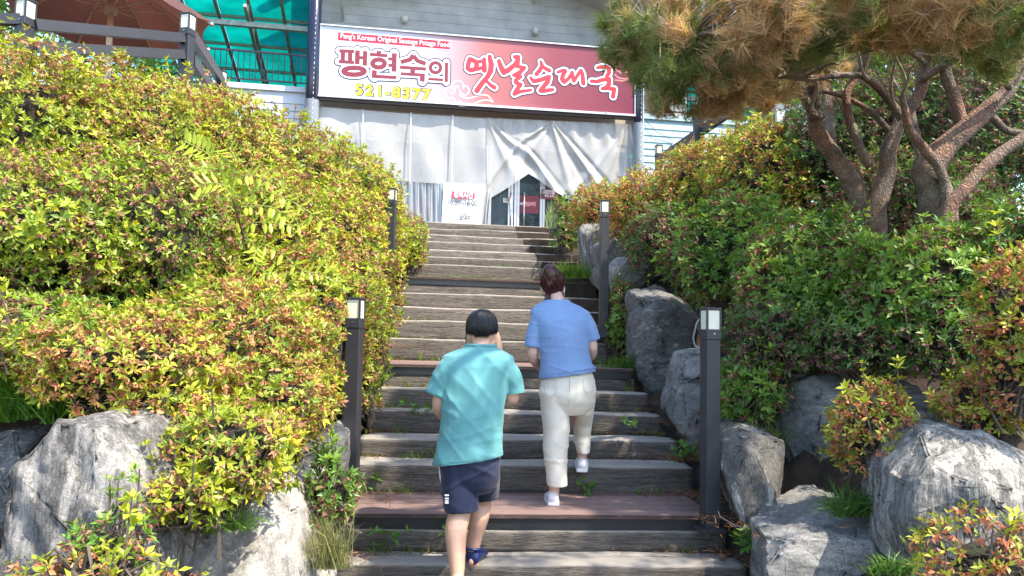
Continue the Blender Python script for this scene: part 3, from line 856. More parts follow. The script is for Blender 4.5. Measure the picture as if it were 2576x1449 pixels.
for (cx, cy, rx, ry), a0, a1 in (((2150, 250, 85, 80), 170, 340), ((2230, 150, 70, 75), 170, 330), ((2280, 220, 70, 75), 190, 330)): sk.arc(cx, cy, rx, ry, 22, a0, a1, 16)
sk.line([(2290, 250), (2310, 340), (2380, 385), (2440, 380), (2560, 345)], 22); sk.line([(2330, 290), (2370, 310), (2375, 370)], 20); sk.line([(2295, 410), (2350, 455), (2430, 465), (2570, 430)], 22); sk.line([(2300, 485), (2400, 495), (2480, 470)], 22)
sk.mb.build('cloud_swirl', salm, sign)
# red strip with the English line, and the telephone number
q = [fmB(.003)(*p) for p in ((200, 182), (1995, 332), (1988, 468), (198, 320))]
mb = MB(); mb.add(q, [(0, 3, 2, 1)]); mb.build('red_strip', plain('strip red', (.48, .015, .035), .35, 0, .03), sign)
sk = Strokes(fmB(.0045), uB); sk.line([(200, 182), (1995, 332), (1988, 468), (198, 320)], 8, True, True); sk.mb.build('strip_border', whm, sign)
pA, pB = fmB(.006)(245, 280), fmB(.006)(1970, 424)
put_text('english_lettering', "Pang's Korean Original Sausage Potage Food", pA, .145, whm, sign, .0015, 1.0, (pB - pA).dot(FU), math.atan2(pB.z - pA.z, (pB - pA).dot(FU)))
pA, pB = fmB(.0065)(475, 1172), fmB(.0065)(1650, 1258)
tl = math.atan2(pB.z - pA.z, (pB - pA).dot(FU)); W_ = (fmB(0)(1688, 1258) - pA).dot(FU)
put_text('phone_number_outline', '521-8377', fmB(.0045)(475, 1172), .30, nvm, sign, .024, 1.25, W_, tl)
put_text('phone_number', '521-8377', pA, .30, yelm, sign, .011, 1.25, W_ * .985, tl)

# spotlights over the sign
for (px, py), lb in (((1018, 48), 'small round white spotlight on the wall above the middle of the sign'), ((1346, 78), 'small round white spotlight above the right half of the sign')):
    p = FP(px, py, -1.15)
    e = empty('wall_spotlight', p, lb, 'spotlight', 'wall spotlights above the sign')
    mb = MB(); mb.ellipsoid(p + FN * .06 - Vector((0, 0, .03)), .075, .075, .085, 12, 8); mb.build('globe', M['soffit'], e, smooth=True)
    mb = MB(); mb.tube([p - FN * .05 + Vector((0, 0, .06)), p + FN * .05 + Vector((0, 0, .06))], .05, 10); mb.build('base', M['boardgrey'], e)

# ------------------------------------------------------------------ poles beside the sign
ledm = plain('white light beads', (.8, .82, .85), .3)
for (px0, py0, px1, py1, w_), lb in (((789, 0, 783, 300, 33), 'glossy navy pole with light string at the left end of the sign'), ((1608, 130, 1606, 330, 24), 'navy pole with light string at the right end of the sign')):
    pb = FP(px1, py1, -.02)
    sx = FL(pb)[0]
    e = empty('sign_pole', FW(sx, LAND, -.02), lb, 'pole', 'navy poles carrying the sign')
    r = w_ / 2 * (FP(1000, 200) - FP(999, 200)).length
    mb = MB(); mb.tube([FW(sx, LAND - .05, -.02), FW(sx, z_sign_b + 4.4, -.02)], r, 20); mb.build('shaft', M['navy'], e, smooth=True)
    mb = MB()
    for i in range(64):
        zz = LAND + 2.0 + i * .1
        mb.obox(FW(sx + r * .25, zz, -.02 + r + .004), FU * .004, FN * .004, Vector((0, 0, .013 + .012 * (i % 3 == 0))))
    mb.build('light_string', ledm, e, kind='stuff')
    mb = MB(); mb.tube([FW(sx, LAND + 1.2, -.02), FW(sx, z_sign_b - .1, -.02)], r + .012, 14, cap=False); mb.build('plastic_wrap', M['clear'], e, smooth=True)

# ------------------------------------------------------------------ plastic sheeting
def sheet(name, label, top, bot, ncol, nrow, off, fold, mt, cat='plastic sheet'):
    """hanging sheet between two pixel lines; fold(u, v) pushes it out"""
    V, F = [], []
    def at(line, u):
        xs = [p[0] for p in line]; t = xs[0] + (xs[-1] - xs[0]) * u
        return t, float(np.interp(t, xs, [p[1] for p in line]))
    for j in range(nrow + 1):
        v = j / nrow
        for i in range(ncol + 1):
            u = i / ncol
            x0, y0 = at(top, u); x1, y1 = at(bot, u)
            V.append(FP(x0 + (x1 - x0) * v, y0 + (y1 - y0) * v, off + fold(u, v)))
    for j in range(nrow):
        for i in range(ncol):
            a = j * (ncol + 1) + i
            F.append((a, a + ncol + 1, a + ncol + 2, a + 1))
    me = bpy.data.meshes.new(name); me.from_pydata([tuple(v) for v in V], [], F); me.update()
    e = empty(name, FP(top[0][0], bot[0][1], off), label, cat)
    link('film', me, mt, e, smooth=True)
    return e
def foldL(u, v):
    return .025 * math.sin(u * 19 + v * 2) * v + .05 * noise.noise(Vector((u * 7, v * 1.5, 3))) + .05 * math.exp(-((u - .22 - v * .03) / .02) ** 2) * v
eL = sheet('plastic_sheet', 'smooth milky plastic sheet hanging under the left half of the sign', [(800, 268), (1000, 284), (1222, 298)], [(815, 455), (1000, 455), (1222, 470)], 90, 40, -.16, foldL, M['sheet'])
eC = sheet('clear_plastic_sheet', 'clear plastic lower sheet left of the white notice banner', [(960, 455), (1115, 462)], [(965, 585), (1118, 592)], 60, 16, -.17,
           lambda u, v: .02 * math.sin(u * 60) + .02 * noise.noise(Vector((u * 9, v * 2, 1))), M['clear'])
for i in range(8):
    mb = MB(); a = 985 + i * 17; mb.beam(FP(a, 458, -.155), FP(a - 2, 588, -.155), .012, .006, up=FN); mb.build('seam', M['sheet'], eC)
for a in (912, 1032, 1137):
    mb = MB(); mb.beam(FP(a + 2, 275 + (a - 900) * .06, -.09), FP(a, 460, -.09), .03, .006, up=FN); mb.build('seam', M['sheet'], eL)
def rays(u, v, cx, cv, dirs, amp, wid):
    """creases fanning out from a hanging point"""
    t = 0
    for dx, a in dirs:
        s_ = (u - cx) - dx * (v - cv)
        t += a * math.exp(-(s_ / (wid * (.35 + abs(v - cv)))) ** 2)
    return t * amp
def foldR(u, v):
    f = .06 * noise.noise(Vector((u * 5 + v * 2, v * 1.2, 8)))
    f += rays(u, v, .45, 0, [(-.55, 1), (-.42, -.7), (-.3, .8), (-.15, -.5), (.1, .8), (.25, -.6), (.4, 1), (.52, -.7)], .045, .028)
    f += rays(u, v, .02, 0, [(.18, .8), (.3, -.6), (.42, .8), (.5, -.4)], .045, .03)
    f += rays(u, v, .97, 0, [(-.1, .9), (-.22, -.7), (-.35, .9), (.02, .7), (-.5, .6)], .06, .032)
    f += .03 * math.sin(u * 55 + 3 * v) * math.exp(-((v - .1) / .15) ** 2)
    return f
eR = sheet('plastic_sheet', 'creased milky plastic sheet draped over the doorway with a tent-like opening', [(1222, 297), (1400, 304), (1588, 312)],
           [(1226, 503), (1262, 482), (1300, 457), (1330, 437), (1350, 449), (1390, 478), (1450, 512), (1520, 540), (1622, 560)], 200, 70, -.16, foldR, M['sheet'])
eT = sheet('plastic_sheet', 'narrow gathered plastic curtain tied back at the left of the door', [(1212, 470), (1238, 478)], [(1208, 590), (1226, 594)], 30, 30, -.12,
           lambda u, v: .05 * math.sin(u * 22 + v * 2) * (.5 + v), M['sheet'])
for i in range(16):
    u = i / 15
    mb = MB(); p = FP(806 + 780 * u, 262 + 44 * u, -.15); mb.tube([p, p + Vector((0, 0, .07))], .006, 5); mb.build('hook', M['steel'], eL if u < .5 else eR)
# notice banner
ban = empty('notice_banner', FP(1165, 590, -.1), 'white cloth notice with red heading and opening times hung on the sheeting', 'banner')
V = []; F = []
for j in range(15):
    for i in range(19):
        u, v = i / 18, j / 14
        x = 1116 + u * 105 + v * (-5 - 3 * u); y = 458 + u * 8 + v * (103 - u * 3)
        V.append(FP(x, y, -.09 + .012 * math.sin(u * 9 + v * 4) + .015 * noise.noise(Vector((u * 4, v * 4, 5)))))
for j in range(14):
    for i in range(18):
        a = j * 19 + i; F.append((a, a + 19, a + 20, a + 1))
me = bpy.data.meshes.new('cloth'); me.from_pydata([tuple(v) for v in V], [], F); me.update(); link('cloth', me, plain('white banner cloth', (.80, .81, .84), .6, 0, .02), ban, smooth=True)
fmC = lambda off: px_map(1550, 680, .2911, off)
q = [fmC(-.062)(*p) for p in ((790, 248), (1098, 270), (1096, 356), (786, 338))]
mb = MB(); mb.add(q, [(0, 3, 2, 1)]); mb.build('red_heading', plain('banner red', (.66, .05, .10), .5, 0, .03), ban)
def fit_text(name, body, a, b, size, mt, parent, bold, off, sp=1.0):
    pa, pb = fmC(off)(*a), fmC(off)(*b)
    return put_text(name, body, pa, size, mt, parent, bold, sp, (pb - pa).dot(FU), math.atan2(pb.z - pa.z, (pb - pa).dot(FU)))
grm = plain('grey print', (.10, .11, .13), .5, 0, .03)
fit_text('heading_lettering', '정비시간', (810, 325), (1075, 342), .145, whm, ban, .006, -.058)
fit_text('time_lettering', '16:00~18:00', (735, 428), (1130, 452), .155, grm, ban, .003, -.058)
fit_text('small_lettering', '팽현숙의 옛날', (805, 622), (875, 626), .05, grm, ban, .001, -.058)
fit_text('shop_lettering', '순대국', (890, 630), (1040, 640), .16, grm, ban, .004, -.058)
fit_text('door_lettering', '팽현숙의', (1660, 432), (1752, 436), .07, whm, d2, .003, -.545)
fit_text('door_lettering', '옛날순대국', (1762, 445), (1922, 455), .10, whm, d2, .006, -.545)
fit_text('door_lettering', '옛날순대국', (1762, 445), (1922, 455), .10, redm, d2, .001, -.542)
q = [fmC(-.53)(*p) for p in ((1978, 220), (2232, 232), (2230, 368), (1978, 355))]
mb = MB(); mb.add(q, [(0, 3, 2, 1)]); mb.build('break_notice', M['maroon'], wR)
fit_text('notice_lettering', '브레이크 타임', (2028, 280), (2178, 290), .10, whm, wR, .004, -.527)
fit_text('notice_lettering', '4시~6시', (2042, 328), (2162, 336), .10, whm, wR, .003, -.527)
q = [fmC(-.53)(*p) for p in ((1982, 125), (2050, 128), (2048, 198), (1982, 194))]
mb = MB(); mb.add(q, [(0, 3, 2, 1)]); mb.build('paper_notice', M['paper'], wR)
q = [fmC(-.53)(*p) for p in ((1482, 342), (1572, 348), (1572, 410), (1482, 404))]
mb = MB(); mb.add(q, [(0, 3, 2, 1)]); mb.build('paper_notice', M['paper'], d1)
fit_text('notice_lettering', '미세요', (1492, 385), (1566, 390), .10, grm, d1, .002, -.527)

# ------------------------------------------------------------------ balcony parapets with siding on both sides of the sign
def parapet(name, label, s0, s1, ztop, zbot, off, mt, trim):
    e = empty(name, FW((s0 + s1) / 2, zbot, off), label, 'wall')
    mb = MB(); fbox(mb, s0, s1, zbot, ztop - .01, off - .15, off - .02); mb.build('backing', mt, e)
    z = zbot
    me = None
    L = s1 - s0
    i = 0
    while z < ztop - .12:
        mb = MB()
        a, b = FW(s0, z, off), FW(s1, z, off)
        up = Vector((0, 0, .148))
        mb.add([a - FN * .02, b - FN * .02, b + FN * .012, a + FN * .012, a - FN * .02 + up, b - FN * .02 + up, b - FN * .006 + up, a - FN * .006 + up],
               [(0, 1, 2, 3), (7, 6, 5, 4), (3, 2, 6, 7), (0, 4, 5, 1), (0, 3, 7, 4), (1, 5, 6, 2)])
        mb.build('siding_board', mt, e); z += .15
    mb = MB(); fbox(mb, s0 - .02, s1 + .02, ztop - .01, ztop + .1, off - .17, off + .04); mb.build('coping', trim, e)
    return e
sa = fs(380, 250, -.4)[0]; zp = fs(700, 228, -.4)[1]
parapet('siding_wall', 'white horizontal siding wall showing above the left azaleas beside the navy pole', sa, sL - .12, zp, LAND - .2, -.4, M['sidingw'], M['sidingw'])
zr = fs(1680, 302, -.4)[1]; sr1 = fs(2150, 330, -.4)[0]
wl = parapet('siding_wall', 'pale blue horizontal siding wall right of the plastic sheeting', sR + .14, sr1, zr, LAND - .2, -.4, M['siding'], M['siding'])
mb = MB(); pz = FP(1613, 300, -.3); mb.tube([FW(FL(pz)[0], LAND, -.3), FW(FL(pz)[0], zr + 1.9, -.3)], .06, 12); mb.build('downpipe', M['siding'], wl, smooth=True)
s0, z0 = fs(1690, 410, -.38); s1_, z1_ = fs(1745, 362, -.38)
ww = pane('window', s0, s1_, z1_ - 1.2, z1_, -.37, wl)
mb = MB(); mb.tube([FP(1622, 300, -.36), FP(1650, 330, -.33), FP(1690, 352, -.36)], .006, 5); mb.build('cable', M['blackmetal'], wl)

def mesh_rail(label, s0, s1, z0, z1, off, nb):
    e = empty('balcony_railing', FW((s0 + s1) / 2, z0, off), label, 'railing')
    mb = MB(); mb.beam(FW(s0, z1, off), FW(s1, z1, off), .035, .035); mb.build('top_rail', M['blackmetal'], e)
    mb = MB(); mb.beam(FW(s0, z0 + .12, off), FW(s1, z0 + .12, off), .03, .03); mb.build('bottom_rail', M['blackmetal'], e)
    mb0 = MB(); mb0.box(-.008, .008, -.008, .008, 0, z1 - z0 - .12); me = mb0.mesh('baluster'); me.materials.append(M['blackmetal'])
    for i in range(nb + 1):
        o = bpy.data.objects.new('baluster', me); COL.objects.link(o); o.parent = e; o.matrix_parent_inverse = wmat(e).inverted()
        o.location = FW(s0 + (s1 - s0) * i / nb, z0 + .12, off)
    return e
mesh_rail('thin black balcony railing in front of the teal canopy left of the sign', sa, sL - .15, zp + .1, fs(700, 135, -.5)[1], -.5, 26)
mesh_rail('thin black balcony railing right of the sign, half hidden by the pine', sR + .2, sr1, zr + .1, fs(1680, 205, -.5)[1], -.5, 26)

# ------------------------------------------------------------------ teal canopies
def canopy(label, s0, s1, zf, depth, fall, nb, npur, off0):
    e = empty('teal_canopy', FW((s0 + s1) / 2, LAND, off0 - depth), label, 'canopy')
    pt = lambda s, t, dz=0: FW(s, zf - fall * t + dz, off0 - depth * t)
    for i in range(nb):
        for j in range(npur):
            a0, a1 = s0 + (s1 - s0) * i / nb, s0 + (s1 - s0) * (i + 1) / nb
            t0, t1 = j / npur, (j + 1) / npur
            g = .012
            vs = [pt(a0 + g, t0), pt(a1 - g, t0), pt(a1 - g, t1), pt(a0 + g, t1)]
            up = Vector((0, 0, .012))
            mb = MB(); mb.add(vs + [v + up for v in vs], [(0, 1, 2, 3), (7, 6, 5, 4), (0, 4, 5, 1), (1, 5, 6, 2), (2, 6, 7, 3), (3, 7, 4, 0)])
            mb.build('roof_panel', M['teal'], e)
    for j in range(npur + 1):
        mb = MB(); mb.beam(pt(s0, j / npur, -.04), pt(s1, j / npur, -.04), .05, .06); mb.build('purlin', M['teal_steel'], e)
    for i in range(nb + 1):
        a = s0 + (s1 - s0) * i / nb
        mb = MB(); mb.beam(pt(a, 0, -.11), pt(a, 1, -.11), .06, .07); mb.build('rafter', M['teal_steel'], e)
        if i % 2 == 0:
            mb = MB(); mb.beam(pt(a, 0, -.42), pt(a, 1, -.42), .06, .07); mb.build('rafter', M['teal_steel'], e)
            for q in range(9):
                mb = MB(); mb.beam(pt(a, (q + .5) / 9, -.15), pt(a, (q + .5) / 9, -.39), .04, .04, up=FN); mb.build('strut', M['teal_steel'], e)
    for t in (.06, .55):
        mb = MB(); mb.beam(pt(s0, t, -.55), pt(s1, t, -.55), .1, .1); mb.build('tie_beam', M['teal_steel'], e)
    for a in (s0 + (s1 - s0) * .25, s0 + (s1 - s0) * .86):
        mb = MB(); p = pt(a, .5, -.2); mb.tube([Vector((p.x, p.y, LAND)), p], .05, 12); mb.build('post', M['steel'], e, smooth=True)
    return e
zf = fs(600, -40, -.3)[1]
canopy('teal translucent canopy on steel trusses behind the left railing', fs(250, 60, -.3)[0], sL - .05, zf, 7.5, 1.5, 6, 7, -.3)
canopy('teal translucent canopy behind the right railing, mostly hidden by the pine', sR + .25, sR + 7.0, zf - .6, 7.5, 1.5, 6, 7, -1.0)
# rear screen under the canopies
mb = MB(); fbox(mb, fs(250, 60)[0], sR + 7, LAND, LAND + 3.4, -9.2, -9.1)
mb.build('rear_wall', plain('weathered teal board wall', (.03, .16, .14), .7), bld)
# ------------------------------------------------------------------ rocks
M['rk_grey'] = rockmat('striped grey gneiss', (0.104, 0.098, 0.093), (0.312, 0.295, 0.27), (0.582, 0.55, 0.502), (4, 4, .5), (.1, .15, .3), 2.4)
M['rk_white'] = rockmat('pale granite', (0.437, 0.41, 0.363), (0.603, 0.57, 0.512), (0.749, 0.71, 0.642), (1, 1, 1), (0, 0, 0), 3.0, .4, .6, (.50, .36, .22))
M['rk_dark'] = rockmat('dark gneiss', (0.13, 0.126, 0.118), (0.27, 0.262, 0.245), (0.54, 0.52, 0.50), (1.2, 1.2, 3.4), (.5, .9, 0), 2.2, .5, .66, None, .8)
M['rk_swirl'] = rockmat('gneiss with white swirls', (0.114, 0.108, 0.093), (0.239, 0.225, 0.2), (0.686, 0.66, 0.614), (3.2, 3.2, .7), (.2, .5, .3), 1.7, .47, .6, None, 1.0)
M['rk_strip'] = rockmat('black and white striped gneiss', (0.114, 0.11, 0.102), (0.395, 0.375, 0.335), (0.645, 0.61, 0.549), (6, 6, .5), (.05, .18, .2), 1.8, .44, .56)
M['rk_flat'] = rockmat('blue-grey slab', (0.208, 0.205, 0.195), (0.354, 0.345, 0.321), (0.541, 0.52, 0.474), (1, 1, 3), (.3, .1, .2), 2.0)

STRATA = [Vector((1, .3, .12)).normalized(), Vector((.8, .2, .5)).normalized(), Vector((.3, .4, .85)).normalized(), Vector((-.6, .5, .6)).normalized()]
def rock(label, outline, depth, thick, mt, rough=.05, top_back=.35, seed=0, cuts=3):
    """boulder: an outline seen from the steps, given its own depth and thickness"""
    pts = []
    for q in outline:
        x, y = q[0], q[1]; dd = q[2] if len(q) > 2 else 0
        pts.append(P(x, y, depth + dd))
    c = sum(pts, Vector()) / len(pts)
    rnd = random.Random(seed)
    allp = list(pts)
    for p in pts:
        allp.append(c + (p - c) * .86 + Vector((0, thick, 0)) + Vector((0, 0, top_back * .12)))
        allp.append(c + (p - c) * .90 + Vector((0, -thick * .14, 0)))
    zmin = min(p.z for p in pts)
    bm = bmesh.new()
    for p in allp: bm.verts.new(p)
    r_ = bmesh.ops.convex_hull(bm, input=bm.verts[:])
    bmesh.ops.delete(bm, geom=list({g for g in r_['geom_interior'] if isinstance(g, bmesh.types.BMVert)}), context='VERTS')
    # split faces: slice flat facets off the block
    for _ in range(11):
        nv = Vector((rnd.uniform(-1, 1), rnd.uniform(-1.2, .3), rnd.uniform(-.35, 1))).normalized()
        pr = [v.co.dot(nv) for v in bm.verts]; hi_, lo_ = max(pr), min(pr)
        bmesh.ops.bisect_plane(bm, geom=bm.verts[:] + bm.edges[:] + bm.faces[:], plane_co=nv * (hi_ - (hi_ - lo_) * rnd.uniform(.03, .10)), plane_no=nv, clear_outer=True)
    co = [v.co.copy() for v in bm.verts]
    bm.free(); bm = bmesh.new()
    for q_ in co: bm.verts.new(q_)
    bmesh.ops.remove_doubles(bm, verts=bm.verts[:], dist=.012)
    r_ = bmesh.ops.convex_hull(bm, input=bm.verts[:])
    bmesh.ops.delete(bm, geom=list({g for g in r_['geom_interior'] if isinstance(g, bmesh.types.BMVert)}), context='VERTS')
    bmesh.ops.dissolve_limit(bm, angle_limit=.06, verts=bm.verts[:], edges=bm.edges[:])
    bmesh.ops.bevel(bm, geom=bm.edges[:], offset=.012, segments=2, affect='EDGES', clamp_overlap=True)
    bmesh.ops.triangulate(bm, faces=bm.faces[:])
    for _ in range(6):
        lim = .036 if depth < 5 else .055
        es = [e for e in bm.edges if e.calc_length() > lim]
        if not es: break
        bmesh.ops.subdivide_edges(bm, edges=es, cuts=1)
        bmesh.ops.triangulate(bm, faces=bm.faces[:])
        if len(bm.faces) > 26000: break
    bm.normal_update()
    sd = Vector((seed * 13.7, seed * 3.1, 0))
    for v in bm.verts:
        q = v.co + sd
        f = noise.fractal(q * 2.3, 1.0, 2.2, 3) * rough * .38
        rdg = abs(noise.noise(q * 3.1)) * rough * .5 - rough * .15
        f += noise.noise(Vector((q.x * 9 + q.z * 2, q.y * 9, q.z * 2.0))) * rough * .28 + noise.noise(q * 16) * rough * .14 + noise.noise(q * 34) * rough * .09 + rdg
        t = q.dot(STRATA[seed % 4]) * 7.0 + noise.noise(q * 1.3) * 1.6
        saw = t - math.floor(t)
        f += rough * (.34 * saw - .17) * (1 if saw < .93 else (1 - saw) / .07)
        ch = noise.noise(q * 5.5 + Vector((3, 3, 3)))
        f += rough * .45 * (math.floor(ch * 3.5) / 3.5)
        v.co += v.normal * f
    me = bpy.data.meshes.new('rock'); bm.to_mesh(me); bm.free()
    o = bpy.data.objects.new('boulder', me); COL.objects.link(o); me.materials.append(mt)
    me.polygons.foreach_set('use_smooth', [True] * len(me.polygons))
    me.attributes.remove(me.attributes['sharp_edge']) if 'sharp_edge' in me.attributes else None
    # origin at the base so the rock pattern has its own place
    base = Vector((c.x, c.y, zmin))
    me.transform(Matrix.Translation(-base)); o.location = base
    return tag(o, label, 'rock')


for lb, outl, dep, th, mt, ro, tb, sd in ROCKS:
    rock(lb, outl, dep, th, M[mt], ro, tb, sd)
# ------------------------------------------------------------------ lamp posts
def lamp_post(base, top, w, label, group='square lamp posts along the steps', rz=0.0):
    H = top - base.z
    e = empty('lamp_post', base, label, 'lamp post', group, rz=rz)
    h = w / 2
    def part(name, mb, mt, bev=0.0):
        return mb.build(name, mt, None, bevel=bev)
    zl = H - w * 1.32
    parts = []
    mb = MB(); mb.box(-h * .92, h * .92, -h * .92, h * .92, 0, zl - w * .62); parts.append(part('pole', mb, M['darkmetal'], .003))
    mb = MB(); mb.box(-h, h, -h, h, zl - w * .615, zl); parts.append(part('collar', mb, M['darkmetal'], .003))
    t = w * .11
    for sx in (-1, 1):
        for sy in (-1, 1):
            mb = MB(); mb.box(min(sx * h, sx * (h - t)), max(sx * h, sx * (h - t)), min(sy * h, sy * (h - t)), max(sy * h, sy * (h - t)), zl + .001, H - t)
            parts.append(part('frame_bar', mb, M['darkmetal']))
    mb = MB(); mb.box(-h * 1.5, h * 1.5, -h * 1.5, h * 1.5, -.012, .008); parts.append(part('base_plate', mb, M['darkmetal'], .002))
    mb = MB(); mb.box(-h * 1.02, h * 1.02, -h * 1.02, h * 1.02, H - t + .001, H + t * .4); parts.append(part('cap', mb, M['darkmetal'], .002))
    mb = MB(); mb.box(-h + t * .55, h - t * .55, -h + t * .55, h - t * .55, zl + .002, H - t - .002); parts.append(part('diffuser', mb, M['lampglass']))
    mb = MB(); mb.tube([(0, -h - .004, zl - w * .25), (0, -h + .002, zl - w * .25)], w * .05, 8); parts.append(part('screw', mb, M['steel']))
    for p in parts: p.parent = e
    return e
def lp(px, ytop, d, w, hgt, label, group='square lamp posts along the steps', rz=0.0):
    t = P(px, ytop, d)
    return lamp_post(Vector((t.x, t.y, t.z - hgt)), t.z, w, label, group, R(rz))
lp(895, 750, 5.0, .100, 1.36, 'dark square lamp post at the near left of the steps', rz=-8)
lp(1787, 776, 4.69, .098, 1.32, 'dark square lamp post at the near right of the steps, cable at its head', rz=14)
lp(987, 475, 8.1, .092, 1.4, 'farther lamp post on the left side, half sunk in azaleas', rz=-4)
lp(1521, 505, 7.9, .092, 1.4, 'farther lamp post on the right side, before the striped stones', rz=6)
G2 = 'lamp-topped posts of the terrace rails'
lp(66, 2, 5.3, .096, 1.0, 'lamp-topped rail post at the top left corner', G2, -14)
lp(474, 37, 6.4, .096, 1.25, 'lamp-topped rail post right of the brown parasol', G2, -14)
lp(557, 180, 8.7, .094, 1.0, 'low lamp-topped post at the end of the left sloping handrail', G2, -14)
lp(1657, 366, 11.6, .096, 1.0, 'lamp-topped post at the foot of the right sloping handrail', G2, 8)
# cable at the near right post
mb = MB(); mb.tube([P(1768, 790, 4.72), P(1752, 815, 4.75), P(1744, 850, 4.8), P(1748, 870, 4.8), P(1770, 878, 4.75)], .006, 6)
o = mb.build('cable', plain('grey cable', (.3, .32, .33), .6), smooth=True); tag(o, 'thin grey cable looping out of the near right lamp post', 'cable')
mb = MB(); mb.tube([P(1797, 1262, 4.72), P(1812, 1300, 4.62), P(1850, 1322, 4.55), P(1880, 1330, 4.5)], .004, 6)
o = mb.build('cable', plain('pale cord', (.35, .33, .28), .7), smooth=True); tag(o, 'thin pale cord at the foot of the near right lamp post', 'cable')

# ------------------------------------------------------------------ terrace rail at the left
e = empty('terrace_railing', P(280, 140, 5.9), 'charcoal two-bar terrace rail between the lamp-topped posts at the top left', 'railing')
for y0, y1 in ((62, 96), (118, 138)):
    mb = MB(); mb.beam(P(88, y0, 5.33), P(462, y1, 6.36), .05, .075); mb.build('rail', M['darkmetal'], e)
mb = MB(); mb.beam(P(-120, 46, 5.2), P(54, 50, 5.28), .05, .075); mb.build('rail', M['darkmetal'], e)
e = empty('sloping_handrail', P(520, 180, 7.5), 'dark handrail sloping down from the second rail post to the low lamp', 'handrail')
for y0, y1 in ((88, 208), (150, 262)):
    mb = MB(); mb.beam(P(482, y0, 6.45), P(560, y1, 8.6), .06, .10); mb.build('rail', M['blackmetal'], e)
# right side: sloping rail, dark post with pale top, white railing
e = empty('sloping_handrail', P(1757, 430, 9.6), 'dark handrail climbing right in front of the pale blue siding', 'handrail')
mb = MB(); mb.beam(P(1662, 400, 11.4), P(1830, 285, 9.2), .06, .12); mb.build('rail', M['blackmetal'], e)
mb = MB(); mb.beam(P(1740, 425, 10.6), P(1880, 320, 9.0), .06, .10); mb.build('rail', M['blackmetal'], e)
mb = MB(); a = P(1757, 320, 10.0); mb.obox(a - Vector((0, 0, .35)), (.06, 0, 0), (0, .06, 0), (0, 0, .5)); mb.build('post', M['blackmetal'], e)
mb = MB(); b_ = P(1757, 300, 10.0); mb.obox(b_, (.055, 0, 0), (0, .055, 0), (0, 0, .14)); mb.build('post_top', plain('mottled pale post top', (.45, .42, .36), .8, 0, .4, 30), e)
e = empty('white_railing', P(2010, 400, 8.6), 'white timber railing behind the azaleas left of the pine trunks', 'railing')
wm = plain('weathered white paint', (.62, .62, .60), .6, 0, .15, 5)
mb = MB(); mb.beam(P(1940, 272, 8.9), P(2200, 285, 8.3), .09, .09); mb.build('top_rail', wm, e)
for x in (1962, 2026, 2095, 2160):
    mb = MB(); a = P(x, 283, 8.8 - (x - 1962) * .002); mb.beam(a, a - Vector((0, 0, 1.2)), .09, .07, up=(0, 1, 0)); mb.build('picket', wm, e)
for x in (1895, 1915):
    mb = MB(); a = P(x, 285, 9.0); mb.beam(a, a - Vector((0, 0, 1.2)), .07, .07, up=(0, 1, 0)); mb.build('post', M['darkmetal'], e)

# ------------------------------------------------------------------ parasol
hub = P(279, 22, 9.0)
n = NT('rust brown parasol cloth'); f = n.noise(n.map(), 30, 4); c = n.ramp(f, [(.3, (.09, .040, .030)), (.7, (.12, .053, .040))]); n.set(c, .8); n.translucent(n.mix(1, c, (1.1, .95, .9), 'MULTIPLY'), .3)
pm_ = plain('pale parasol timber', (.70, .56, .44), .6, 0, .1, 9)
e = empty('parasol', Vector((hub.x, hub.y, LAND)), 'large rust-brown parasol seen from below behind the terrace rail', 'parasol')
top = hub + Vector((0, 0, .36))
mb = MB(); mb.tube([Vector((hub.x, hub.y, LAND - .1)), top + Vector((0, 0, .1))], .035, 12); mb.build('pole', pm_, e, smooth=True)
mb = MB(); mb.tube([hub - Vector((0, 0, .06)), hub + Vector((0, 0, .06))], .075, 12); mb.build('hub', pm_, e, smooth=True)
Rr = 1.2; rim_z = hub.z - .13
tips = []
for k in range(8):
    a = 2 * math.pi * (k + .03) / 8
    tips.append(Vector((hub.x + Rr * math.cos(a), hub.y + Rr * math.sin(a), rim_z)))
for k in range(8):
    a, b = tips[k], tips[(k + 1) % 8]
    g = MB(); nn = 8; rows = []
    for i in range(nn + 1):
        t = i / nn
        row = []
        for j in range(nn + 1):
            u = j / nn
            p = top.lerp(a.lerp(b, u), t)
            p.z += .10 * math.sin(t * math.pi) - .05 * t * math.sin(u * math.pi)
            cc = (a + b) / 2
            p += (top - cc).normalized() * (.09 * t * t * math.sin(u * math.pi))
            row.append(p)
        rows.append(row)
    vs = [p for r in rows for p in r]
    fs_ = [(i * (nn + 1) + j, i * (nn + 1) + j + 1, (i + 1) * (nn + 1) + j + 1, (i + 1) * (nn + 1) + j) for i in range(nn) for j in range(nn)]
    g.add(vs, fs_); g.build('canopy_panel', n.m, e, smooth=True)
    q = [top.lerp(a, t) + Vector((0, 0, .10 * math.sin(t * math.pi) - .03)) for t in (.03, .3, .55, .8, 1.0)]
    g = MB(); g.tube(q, .014, 6); g.build('rib', pm_, e, smooth=True)
    g = MB(); g.tube([hub, q[2]], .012, 6); g.build('strut', pm_, e, smooth=True)
    g = MB(); g.ellipsoid(q[-1], .03, .03, .03, 8, 6); g.build('rib_tip', M['steel'], e, smooth=True)
mb = MB(); mb.obox(Vector((hub.x, hub.y, LAND + .0)), (.28, 0, 0), (0, .28, 0), (0, 0, .06)); mb.build('base', M['darkmetal'], e, bevel=.02)
